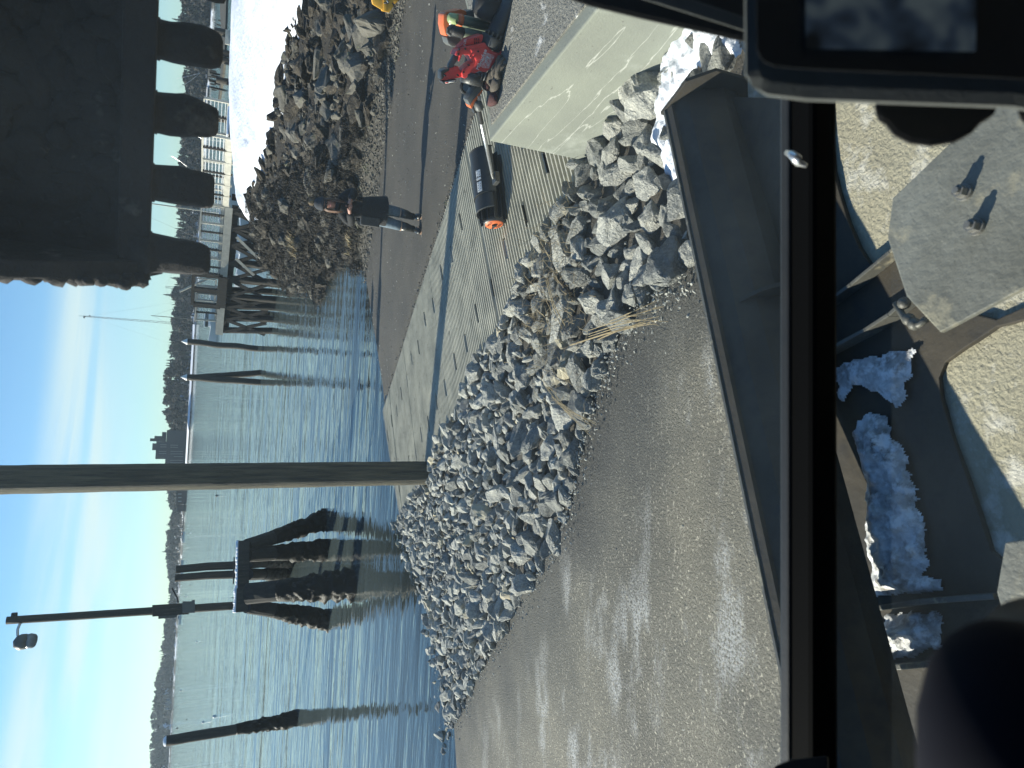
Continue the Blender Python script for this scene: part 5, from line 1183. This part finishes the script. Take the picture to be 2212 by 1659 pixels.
for s_ in (.40,): b = MB(); q = R0+ad*(Lb*s_); b.prism([q+bk_*a_+Vector((0, 0, z_)) for a_, z_ in ((.06, -.02), (.24, -.10), (.42, -.30), (.20, -.33))], ad*.02); b.build('gusset', M['steel'], blade_)
# blade frame behind it: plate with curved edges and the ground showing through
zf = 1.55
def PF(x, y, dz=0): return onP(PA, x, y, .085+dz)
fr_pts = [(1560, 208), (1788, 214), (1797, 366), (1812, 420), (1830, 480), (1853, 535), (1884, 582), (1930, 560), (1985, 600), (2033, 660), (2150, 690), (2260, 640), (2290, 660), (2215, 690), (2150, 706), (2080, 752), (2040, 782), (2026, 815), (2030, 860), (2052, 935), (2085, 1030), (2119, 1134), (2138, 1190), (2168, 1215), (2290, 1240), (2290, 1720), (1760, 1720), (1735, 1450), (1640, 700)]
q = [PF(x, y) for x, y in fr_pts]; b = MB(); b.prism([v-Vector((0, 0, .02)) for v in q], (0, 0, .03)); fr_ = b.build('blade_frame', M['steel'], ex, bevel=.004)
def rib(pts, hgt_, th, nm='frame_rib', m_='steelg'):
    b = MB()
    for (xa, ya), (xb, yb) in zip(pts[:-1], pts[1:]): b.bar(PF(xa, ya, hgt_/2), PF(xb, yb, hgt_/2), th, hgt_)
    return b.build(nm, M[m_], fr_, bevel=.003)
rib([(1740, 690), (1795, 655), (1850, 615), (1935, 545), (2010, 480)], .06, .014); rib([(1740, 790), (1787, 764), (1885, 712), (1935, 680), (1975, 645), (2030, 600)], .07, .014)
rib([(1740, 1340), (1885, 1316), (2005, 1298), (2165, 1286)], .07, .018); rib([(1740, 1462), (1800, 1452), (2030, 1432)], .08, .018)
b = MB(); 
for (x, y) in ((1953, 655), (1963, 690), (1975, 700)): b.ball(PF(x, y, .10), .022, 10, 6)
b.tube([PF(1935, 655, .10), PF(1955, 690, .11), PF(1985, 702, .10), PF(2000, 690, .10)], .012, 8); b.build('hose_fitting', M['steelg'], fr_, smooth=True)
def snowlump(pts, zc, nm, label, seedv, ht_=.05, n_=520, msk=1.0):
    P2 = np.array(pts, float); lo = P2.min(0); hi = P2.max(0); r2 = random.Random(seedv); st = 3.5
    gx = np.arange(lo[0]-10, hi[0]+10, st); gy = np.arange(lo[1]-10, hi[1]+10, st); X, Y = np.meshgrid(gx, gy); wob_ = vnoise(X, Y, 26, seedv)*18+vnoise(X, Y, 11, seedv+5)*9+vnoise(X, Y, 5, seedv+6)*2
    PP = np.vstack([P2, P2[:1]]); d_ = np.abs(seg_dist(X, Y, PP)); d_ = np.where(inpoly(X, Y, P2), d_, -d_)+wob_
    hh = np.clip(d_/34, 0, 1)**.8*ht_*(.75+vnoise(X, Y, 15, seedv+9)*.5+vnoise(X, Y, 40, seedv+4)*.5+vnoise(X, Y, 6, seedv+3)*.25); vs = []; idx = {}; fs = []
    for i in range(X.shape[0]):
        for j in range(X.shape[1]):
            if d_[i, j] > 0:
                p_ = PF(X[i, j], Y[i, j], .012); idx[i, j] = len(vs); vs.append((p_.x, p_.y, p_.z+hh[i, j]))
    for (i, j) in list(idx):
        if (i+1, j) in idx and (i, j+1) in idx and (i+1, j+1) in idx: fs.append((idx[i, j], idx[i, j+1], idx[i+1, j+1], idx[i+1, j]))
    me = bpy.data.meshes.new(nm); me.from_pydata(vs, [], fs); me.update(); return tag(link(nm, me, M['dsnow'], None, True), label, 'snow')
snowlump([(1797, 800), (1880, 762), (1975, 758), (1968, 815), (1960, 850), (1948, 880), (1880, 850), (1860, 830), (1830, 850), (1822, 870), (1805, 850)], zf+.052, 'snow_patch', 'dirty half-melted snow in the corner of the blade frame', 31, .03)
snowlump([(1845, 905), (1880, 890), (1915, 900), (1960, 990), (1985, 1060), (2000, 1150), (2010, 1210), (1995, 1240), (2045, 1238), (2035, 1272), (1930, 1290), (1870, 1298), (1880, 1230), (1875, 1130), (1868, 1050)], zf+.052, 'snow_patch', 'long bluish snow strip on the dark blade frame above the thin rib', 37, .055)
snowlump([(1862, 1370), (1880, 1345), (1925, 1333), (2022, 1322), (2040, 1345), (2034, 1395), (1975, 1425), (1900, 1428), (1872, 1412)], zf+.052, 'snow_patch', 'thick white snow lump on the frame between the two lowest ribs', 41, .065)
# step plate with two bolts (nearer, beside the track) and the plate at the lower corner
zs = 2.35
stp = [(2031, 718), (1958, 640), (1917, 514), (1928, 428), (2041, 320), (2130, 238), (2300, 60), (2330, 560), (2212, 622)]
q = [P(x, y, zs) for x, y in stp]; b = MB(); b.prism([v-Vector((0, 0, .008)) for v in q], (0, 0, .016)); sp_ = b.build('step_plate', M['plate'], ex, bevel=.003)
for (x, y) in ((2084, 416), (2110, 490)):
    c_ = P(x, y, zs); b = MB(); b._lathe(c_, c_+Vector((0, 0, .008)), [(0, .019), (1, .018)], 18, 0); b._lathe(c_+Vector((0, 0, .008)), c_+Vector((0, 0, .026)), [(0, .0145), (1, .014)], 6, 0); b._lathe(c_+Vector((0, 0, .026)), c_+Vector((0, 0, .034)), [(0, .008), (1, .007)], 10, 0); b.build('bolt', M['bolt'], sp_)
q = [P(x, y, 2.2) for x, y in ((2176, 1172), (2330, 1150), (2330, 1480), (2188, 1386), (2158, 1278))]; b = MB(); b.prism(q, (0, 0, .016)); b.build('side_plate', M['plate'], ex, bevel=.003)
b = MB(); b.tube([P(2158, 1350, 2.2), P(2170, 1353, 2.22), P(2178, 1365, 2.22), P(2180, 1380, 2.2), P(2168, 1382, 2.2)], .006, 8); b.build('hook', M['alu'], ex, smooth=True)
# ---- crawler track left of the frame (its flank shades the blade frame)
b = MB(); b.box((-1.05, -.35, 1.98), (.42, 2.6, .52)); b.build('crawler_track', M['rubber'], ex, bevel=.05)
b = MB(); b.box((-.80, -.25, 2.85), (.05, 1.5, 1.3)); b.build('cab_door', M['plastic'], ex)
b = MB(); b.box((-.80, .42, 3.9), (.07, .08, 1.5)); b.build('cab_pillar', M['plastic'], ex)
# ---- raised bucket
BD_ = 2.05
def bp_(x, y, D=BD_): return atD(x, y, D)
lipL, lipR = bp_(338, 578), bp_(336, -330)
bw = (lipR-lipL); Lw = bw.length; bw.normalize(); bf = Vector((-bw.y, bw.x, 0)); bf = bf if bf.y > 0 else -bf      # away from the cab
zl = (lipL.z+lipR.z)/2; lipL.z = lipR.z = zl
prof = [(0, 0), (.03, .10), (.055, .22), (.05, .36), (.0, .50), (-.10, .62), (-.24, .70), (-.42, .74), (-.60, .72)]
b = MB(); vs = []
for s_ in range(31):
    for (f_, z_) in prof: k_ = noise.noise(Vector((s_*.4, f_*7, z_*7)))*.012; vs.append(lipL+bw*(Lw*s_/30)+bf*(f_+k_)+Vector((0, 0, z_)))
n_ = len(prof); base_ = len(vs)
for s_ in range(31):
    for (f_, z_) in prof: vs.append(lipL+bw*(Lw*s_/30)+bf*(f_+.03)+Vector((0, 0, z_+(.02 if z_ > .5 else 0))))
fs = [(i*n_+j, i*n_+j+1, (i+1)*n_+j+1, (i+1)*n_+j) for i in range(30) for j in range(n_-1)]
fs += [tuple(base_+k_ for k_ in f[::-1]) for f in fs]+[(i*n_, (i+1)*n_, base_+(i+1)*n_, base_+i*n_) for i in range(30)]
b.add(vs, fs); bk = b.build('bucket', M['bucket'], ex)
b = MB(); b.bar(lipL+bf*.0+Vector((0, 0, .035)), lipR+Vector((0, 0, .035)), .045, .07); b.build('cutting_lip', M['bucket'], bk, bevel=.006)
b = MB(); sw_ = [Vector((0, 0, 0))]
side_ = [(.05, -.03), (-.03, .02), (-.12, .20), (-.20, .45), (-.42, .66), (-.62, .74), (-.42, .79), (-.2, .78), (.02, .66), (.10, .50), (.12, .36), (.11, .20), (.08, .0)]
for (P_, off) in ((lipL, -.005), (lipR, .005)):
    b = MB(); b.prism([P_+bw*off+bf*f_+Vector((0, 0, z_)) for f_, z_ in side_], bw*.045); b.build('side_plate', M['bucket'], bk, bevel=.005)
    b = MB()
for k_ in range(26):
    z_ = rg.uniform(.0, .6); b = MB(); 
mud = MB()
for k_ in range(150): mud.ball(lipL-bw*.028+bf*rg.uniform(-.10, .06)+Vector((0, 0, rg.uniform(.02, .55))), (.010+.02*rg.random(),)*3, 7, 5, wob=.4, seed=k_)
for k_ in range(220):
    z_ = rg.uniform(.08, .55); mud.ball(lipL+bw*rg.uniform(.05, Lw-.05)+bf*(float(np.interp(z_, [p[1] for p in prof[:6]], [p[0] for p in prof[:6]]))-.004)+Vector((0, 0, z_)), (.02+.03*rg.random(), .006+.008*rg.random(), .02+.03*rg.random()), 7, 5, wob=.4, seed=k_, ax=Matrix((bw, bf, Vector((0, 0, 1)))).transposed())
mo = mud.build('caked_mud', M['bucket'], bk, smooth=True); tag(mo, None, None, None, 'stuff')
def tooth(y, kind='tooth'):
    a_ = bp_(336, y); a_.z = zl; b = MB(); d_ = Vector((0, 0, -1))+bf*.05; d_.normalize()
    def ring(t_, w_, th_): 
        c_ = a_+d_*t_; hw = bw*w_/2; ht2 = bf*th_/2; r_ = .3
        return [c_-hw-ht2*r_, c_-hw*.8-ht2, c_+hw*.8-ht2, c_+hw-ht2*r_, c_+hw+ht2*r_, c_+hw*.8+ht2, c_-hw*.8+ht2, c_-hw+ht2*r_]
    vs = []; st = [(-.055, .085, .05), (-.03, .098, .075), (-.004, .104, .088), (.002, .104, .086), (.004, .096, .080), (.03, .092, .078), (.06, .092, .066), (.09, .090, .052), (.118, .086, .036), (.136, .074, .022), (.142, .05, .012)]
    for t_, w_, th_ in st:
        for v in ring(t_, w_, th_): vs.append(v+bw*noise.noise(v*14)*.012+bf*noise.noise(v*11+Vector((3, 0, 0)))*.006)
    k_ = len(st); fs = [(i*8+j, i*8+(j+1) % 8, (i+1)*8+(j+1) % 8, (i+1)*8+j) for i in range(k_-1) for j in range(8)]+[tuple(range(7, -1, -1)), tuple((k_-1)*8+j for j in range(8))]
    b.add(vs, fs); b.build('tooth', M['bucket'], bk, smooth=True)
for y in (548, 395, 240, 82, -78, -236): tooth(y)
# ================================================================== the person on the gravel
FT = at(905, 466, .587); FT.z = h1(FT.x, FT.y)+.008; FH = Vector((FT.x, FT.y, 0)).normalized(); FR = Vector((FH.y, -FH.x, 0))
def ZP(X, Y): return ((1100+X/3.16)/1.852, (600+Y/3.16)/1.852)
def pp(X, Y, off=0):
    x, y = ZP(X, Y); r = ray(x, y); t = ((FT-FH*off)-O).dot(FH)/r.dot(FH); return O+r*t
def skin(name, vs, es, rad, m_, par, sub=2, root=0):
    me = bpy.data.meshes.new(name); me.from_pydata([tuple(v) for v in vs], es, []); me.update()
    o = link(name, me, M[m_], par); md = o.modifiers.new('skin', 'SKIN'); md.use_smooth_shade = True; md.branch_smoothing = .6
    for i, r in enumerate(rad):
        sv = me.skin_vertices[0].data[i]; sv.radius = (r, r) if isinstance(r, (int, float)) else r; sv.use_root = (i == root)
    s_ = o.modifiers.new('sub', 'SUBSURF'); s_.levels = s_.render_levels = sub; return o
per = empty('person', FT, 'person in long black coat, bobble hat and rubber boots standing on the dark gravel', 'person')
fa, fb_ = pp(1800, 850, .02), pp(1830, 1010, .05)
for q_ in (fa, fb_): q_.z = h1(q_.x, q_.y)+.06
hipA, hipB = pp(1230, 730), pp(1230, 850); knA, knB = pp(1510, 775, .03), pp(1525, 945, .05)
pel = (hipA+hipB)/2+Vector((0, 0, .06)); chest = pp(930, 725); neck = pp(775, 700, .03); head = pp(655, 690, .06); crown = pp(585, 682, .04)
shA, shB = pp(835, 600), pp(835, 815); elA, elB = pp(1010, 520, .05), pp(975, 935, .06); wrA, wrB = pp(955, 640, .26), pp(945, 790, .26); haA, haB = pp(945, 680, .30), pp(940, 745, .30)
vs = [pel, chest, neck, head, crown, hipA, knA, fa, hipB, knB, fb_, shA, elA, wrA, haA, shB, elB, wrB, haB]
es = [(0, 1), (1, 2), (2, 3), (3, 4), (0, 5), (5, 6), (6, 7), (0, 8), (8, 9), (9, 10), (1, 11), (11, 12), (12, 13), (13, 14), (1, 15), (15, 16), (16, 17), (17, 18)]
rd = [(.12, .10), (.13, .10), .050, (.078, .095), (.062, .07), .085, .055, .038, .085, .055, .038, .052, .040, .028, .030, .052, .040, .028, .030]
skin('body', vs, es, rd, 'skin', per)
# face details on the skin: nose and mouth; sunglasses cover the eyes
fwd = -FH; b = MB(); b.ball(head+fwd*.088+Vector((0, 0, -.005)), (.012, .016, .02), 8, 6); b.build('nose', M['skin'], per, smooth=True)
b = MB(); b.ball(head+fwd*.083+Vector((0, 0, -.045)), (.022, .008, .007), 8, 5, ax=Matrix((FR, fwd, Vector((0, 0, 1)))).transposed()); b.build('mouth', M['pink'], per, smooth=True)
sg = MB()
for s in (-1, 1): sg.ball(head+fwd*.083+FR*s*.032+Vector((0, 0, .022)), (.028, .010, .021), 12, 8, ax=Matrix((FR, fwd, Vector((0, 0, 1)))).transposed())
sg.bar(head+fwd*.088-FR*.02+Vector((0, 0, .026)), head+fwd*.088+FR*.02+Vector((0, 0, .026)), .006, .008)
for s in (-1, 1): sg.bar(head+fwd*.075+FR*s*.06+Vector((0, 0, .026)), head-fwd*.02+FR*s*.082+Vector((0, 0, .026)), .004, .008)
M['lensd'] = mat('lensd', (.006, .006, .007), .08); sg.build('sunglasses', M['lensd'], per, smooth=True)
# hair: two long loose falls beside the face
for s, side_, ln in ((1, shA, .27), (-1, shB, .24)):
    b = MB()
    for k_ in range(7):
        a_ = head+FR*s*(.056+.003*k_)+fwd*(.03-.012*k_)+Vector((0, 0, .045)); c_ = head+FR*s*(.072+.004*k_)+fwd*(.045-.010*k_)+Vector((0, 0, -.12)); e_ = head+FR*s*(.070+.006*k_)+fwd*(.085-.014*k_)+Vector((0, 0, -ln+.012*k_))
        b.tube([a_, a_.lerp(c_, .5)+FR*s*.012, c_, c_.lerp(e_, .5)+FR*s*.014*math.sin(k_), e_], [.012, .015, .015, .012, .004], 7, wob=.15, seed=k_)
    b.build('hair', M['hair'], per, smooth=True)
b = MB(); hb = head+Vector((0, 0, .045))-fwd*-.0; b._lathe(hb, crown+Vector((0, 0, .115)), [(0, .098), (.12, .103), (.3, .101), (.32, .096), (.6, .092), (.85, .062), (1, .02)], 30, 0); ht_ = b.build('hat', M['hat'], per, smooth=True)
b = MB(); pc = crown+Vector((0, 0, .150)); 
for k_ in range(420):
    d_ = Vector((rg.gauss(0, 1), rg.gauss(0, 1), rg.gauss(0, 1))).normalized(); o_ = d_.orthogonal().normalized()*.005; b.add([pc+d_*.02-o_, pc+d_*.02+o_, pc+d_*rg.uniform(.05, .066)], [(0, 1, 2)])
b.ball(pc, .045, 12, 8); b.build('pompom', M['fur'], ht_)
# coat: torso, sleeves and flared skirt
def up(p, dz=0, f=0): return p+Vector((0, 0, dz))+fwd*f
coat = skin('coat', [up(pel, .02), chest, up(neck, -.035), shA, elA, wrA, shB, elB, wrB, (pel+chest)/2], [(0, 9), (9, 1), (1, 2), (1, 3), (3, 4), (4, 5), (1, 6), (6, 7), (7, 8)], [(.185, .15), (.175, .14), (.075, .075), .088, .075, .055, .088, .075, .055, (.172, .14)], 'coat', per)
b = MB(); n_ = 36; vs = []; rows = ((pp(1080, 755), .195, .15), (pp(1200, 765), .215, .165), (pp(1310, 775), .225, .175), (pp(1400, 785, .02), .235, .18))
for j, (c_, rx, ry) in enumerate(rows):
    for i in range(n_):
        t_ = 2*math.pi*i/n_; k_ = 1+.045*math.sin(t_*5+1)*j/3+.03*math.sin(t_*11)*j/3; vs.append(c_+FR*math.cos(t_)*rx*k_-fwd*math.sin(t_)*ry*k_)
b.add(vs, [(j*n_+i, j*n_+(i+1) % n_, (j+1)*n_+(i+1) % n_, (j+1)*n_+i) for j in range(3) for i in range(n_)]); b.build('coat_skirt', M['coat'], per, smooth=True)
sc_ = skin('scarf', [up(neck, -.02, .06)+FR*.07, up(neck, -.01, .08), up(neck, -.02, .06)-FR*.07, up(neck, .0, -.05)-FR*.04, up(neck, .0, -.05)+FR*.04], [(0, 1), (1, 2), (2, 3), (3, 4), (4, 0)], [.04]*5, 'coat', per, 1)
# satchel hanging at the hip
b = MB(); c_ = pp(1200, 905, .12); b.box(c_, (.15, .10, .30), M=Matrix((FR, FH, Vector((0, 0, 1)))).transposed()); bag = b.build('shoulder_bag', M['grey'], bevel=.03, seg=3); tag(bag, 'dark grey shoulder bag hanging at the standing person\'s hip', 'bag')
bag.data.materials[0] = mat('bagm', (.022, .023, .023), .6, (.055, .055, .052), 10, .004, 18)
# jeans and boots
for nm, a_, k_, f_ in (('jeans_leg', hipA, knA, fa), ('jeans_leg', hipB, knB, fb_)):
    b = MB(); kk = k_.lerp(f_, .25); b.tube([a_, a_.lerp(k_, .5), k_, kk], [.105, .095, .080, .078], 16, wob=.05, seed=3); b.build(nm, M['jeans'], per, smooth=True)
    an = Vector((f_.x, f_.y, f_.z+.03)); top = k_.lerp(f_, .22)
    b = MB(); toe_ = Vector((f_.x, f_.y, f_.z-.02))+fwd*.17+FR*(.02 if f_ is fa else -.03); heel = Vector((f_.x, f_.y, f_.z-.015))-fwd*.03
    b.tube([top, top.lerp(an, .5), an+Vector((0, 0, .05)), an], [.078, .070, .056, .055], 18, cap=True); b.tube([heel, heel.lerp(toe_, .4)+Vector((0, 0, .012)), heel.lerp(toe_, .75), toe_], [.040, .052, .048, .030], 14, sq=(1, .85)); bo_ = b.build('boot', M['boot'], per, smooth=True)
    b = MB(); b.tube([top, top-Vector((0, 0, .014))], .082, 18); b.build('boot_trim', M['tan'], bo_)
    b = MB(); b.prism([heel+FR*.045+Vector((0, 0, -.042))-fwd*.02, heel-FR*.045+Vector((0, 0, -.042))-fwd*.02, toe_-FR*.042+Vector((0, 0, -.037)), toe_+fwd*.025+Vector((0, 0, -.037)), toe_+FR*.042+Vector((0, 0, -.037))], (0, 0, .022)); b.build('sole', M['tan'], bo_)
# hands: palms with five fingers closed round the phone
ph = (haA+haB)/2+fwd*.03+Vector((0, 0, .02)); phn = MB(); pm = Matrix((FR, (fwd*.6+Vector((0, 0, -.8))).normalized().cross(FR).normalized(), (fwd*.6+Vector((0, 0, -.8))).normalized())).transposed(); phn.box(ph, (.072, .145, .010), M=pm); tag(phn.build('phone', M['lensd'], bevel=.004), 'small dark phone held in both hands of the standing person', 'phone')
for s, h_ in ((1, haA), (-1, haB)):
    b = MB(); b.ball(h_+fwd*.01, (.042, .028, .034), 12, 8, ax=Matrix((FR, fwd, Vector((0, 0, 1)))).transposed())
    o_ = b.build('palm', M['skin'], per, smooth=True)
    for i, ln in enumerate((.05, .058, .055, .045)):
        r0 = h_-FR*s*.02+fwd*.018+Vector((0, 0, .022-.016*i)); m1 = r0-FR*s*ln*.55+fwd*.022; t1_ = m1-FR*s*ln*.35-fwd*.012; b = MB(); b.tube([r0, m1, t1_], [.0095, .0088, .007], 8); b.build('finger', M['skin'], o_, smooth=True)
    r0 = h_+Vector((0, 0, .026))-FR*s*.005; b = MB(); b.tube([r0, r0-FR*s*.028+Vector((0, 0, .022))+fwd*.01, r0-FR*s*.05+Vector((0, 0, .018))+fwd*.018], [.011, .010, .008], 8); b.build('thumb', M['skin'], o_, smooth=True)
# ================================================================== dry grass
b = MB(); d_ = MB()
def blade(B, p, dirv, ln, w_=.0035, bend=.3):
    dirv = dirv.normalized(); s = dirv.cross(Vector((0, 0, 1))).normalized()*w_; m_ = p+dirv*ln*.55+Vector((0, 0, ln*.12)); e_ = p+dirv*ln+Vector((rg.uniform(-bend, bend)*ln*.4, rg.uniform(-bend, bend)*ln*.4, -ln*.05))
    B.add([p-s, p+s, m_+s*.9, m_-s*.9, e_], [(0, 1, 2, 3), (3, 2, 4)])
def inrr(x, y): return h1(x, y)
clumps = [(1195, 480, .5), (1180, 560, .6), (1175, 620, .7), (1160, 690, .6), (1165, 760, .5), (1200, 700, .5), (1210, 820, .45), (1130, 590, .4), (1150, 640, .5), (1240, 640, .4), (1190, 520, .5), (1100, 720, .3)]
for (x, y, s) in clumps:
    c_ = onP(PR, x, y, .25)
    for i in range(48):
        p = c_+Vector((rg.gauss(0, .17), rg.gauss(0, .22), 0)); p.z = h1(p.x, p.y)+rg.uniform(.09, .26); an = rg.gauss(1.9, .9)
        blade(b if rg.random() < .55 else d_, p, Vector((math.cos(an), math.sin(an), rg.uniform(-.25, .45))), rg.uniform(.08, .34)*s*1.6, rg.uniform(.0012, .0026))
for (xa, ya, xb, yb) in ((1232, 745, 1420, 692), (1270, 720, 1415, 680), (1180, 600, 1225, 720), (1175, 830, 1275, 935), (1190, 860, 1282, 925), (1320, 700, 1430, 664), (1345, 690, 1432, 690), (1290, 735, 1390, 700)):
    a_ = onP(PR, xa, ya, .38); c_ = onP(PA, xb, yb, .10)
    for k_ in range(3):
        o_ = Vector((rg.gauss(0, .015), rg.gauss(0, .015), 0)); b.tube([a_+o_, a_.lerp(c_, .5)+o_+Vector((0, 0, .03)), c_+o_*2.5], [.0022, .003, .0012], 5)
for i in range(60):
    u = rg.uniform(0, 8); v = RW+abs(rg.gauss(0, .1)); p = Vector((L0.x+RD.x*u+RC.x*v, L0.y+RD.y*u+RC.y*v, 0)); p.z = zp(PR, p.x, p.y)+.02; an = rg.uniform(0, 6.28); blade(d_, p, Vector((math.cos(an), math.sin(an), .4)), rg.uniform(.04, .2), .002)
for (x, y, s) in ((578, 520, 1.0), (586, 535, .8), (600, 505, .5)):
    c_ = atD(x, y, 24 if x < 600 else 17.5)
    c_.z = h1(c_.x, c_.y)+.35
    for i in range(50): an = rg.uniform(0, 6.28); blade(b, c_+Vector((rg.gauss(0, .12), rg.gauss(0, .12), 0)), Vector((math.cos(an), math.sin(an), rg.uniform(.3, 1.2))), rg.uniform(.25, .5)*s, .008)
b.v and tag(fastbuild(b, 'dry_grass', [M['straw']]), 'yellow dry grass stalks strewn over the riprap', 'dry grass', None, 'stuff')
tag(fastbuild(d_, 'dead_roots', [M['strawd']]), 'dark brown dead roots and stems tangled between the riprap stones', 'dead stems', None, 'stuff')
# old snow lying between the near stones under the wall
osn = np.array([at(x, y, 1.38)[:2] for x, y in ((1470, -40), (1590, 40), (1600, 120), (1500, 130), (1462, 200), (1440, 300), (1432, 372), (1372, 345), (1368, 290), (1395, 240), (1372, 190), (1400, 110), (1440, 40))])
def osd(X, Y): P_ = np.vstack([osn, osn[:1]]); d = np.abs(seg_dist(X, Y, P_)); return np.where(inpoly(X, Y, osn), d, -d)+vnoise(X, Y, .16, 51)*.16+vnoise(X, Y, .07, 52)*.08
gx = np.arange(osn[:, 0].min()-.1, osn[:, 0].max()+.1, .012); gy = np.arange(osn[:, 1].min()-.1, osn[:, 1].max()+.1, .012)
grid('old_snow', gx, gy, lambda X, Y: H(X, Y)+.045+np.clip(osd(X, Y), 0, .12)*.5+vnoise(X, Y, .10, 53)*.05+vnoise(X, Y, .035, 54)*.022, M['snow'], 'stuff', 'crusty white snow between the stones under the concrete wall', mask=lambda X, Y, Z: osd(X, Y) > 0)['category'] = 'snow'
# ================================================================== sea air
hz = MB(); hz.box((-550, 1420, 97), (4100, 2960, 206)); hzm = bpy.data.materials.new('haze'); hzm.use_nodes = True; ht = hzm.node_tree; ht.nodes.clear()
pv = ht.nodes.new('ShaderNodeVolumePrincipled'); pv.inputs['Color'].default_value = (.72, .88, 1, 1); pv.inputs['Density'].default_value = .00007; pv.inputs['Anisotropy'].default_value = .3
ho = ht.nodes.new('ShaderNodeOutputMaterial'); ht.links.new(pv.outputs[0], ho.inputs['Volume']); hzm['n'] = 1
tag(hz.build('haze', hzm), 'thin pale sea haze in the air over the whole bay', 'haze', None, 'stuff')
# ================================================================== finishing: set every top-level mesh's origin at its own base
for o in list(bpy.data.objects):
    if o.type == 'MESH' and o.parent is None and not o.children and o.location.length < 1e-6 and o.get('kind') != 'structure' and len(o.data.vertices) < 60000:
        n_ = len(o.data.vertices); a = np.empty(n_*3, np.float32); o.data.vertices.foreach_get('co', a); a = a.reshape(-1, 3)
        c = Vector(((a[:, 0].min()+a[:, 0].max())/2, (a[:, 1].min()+a[:, 1].max())/2, a[:, 2].min()))
        o.data.transform(Matrix.Translation(-c)); o.location = c
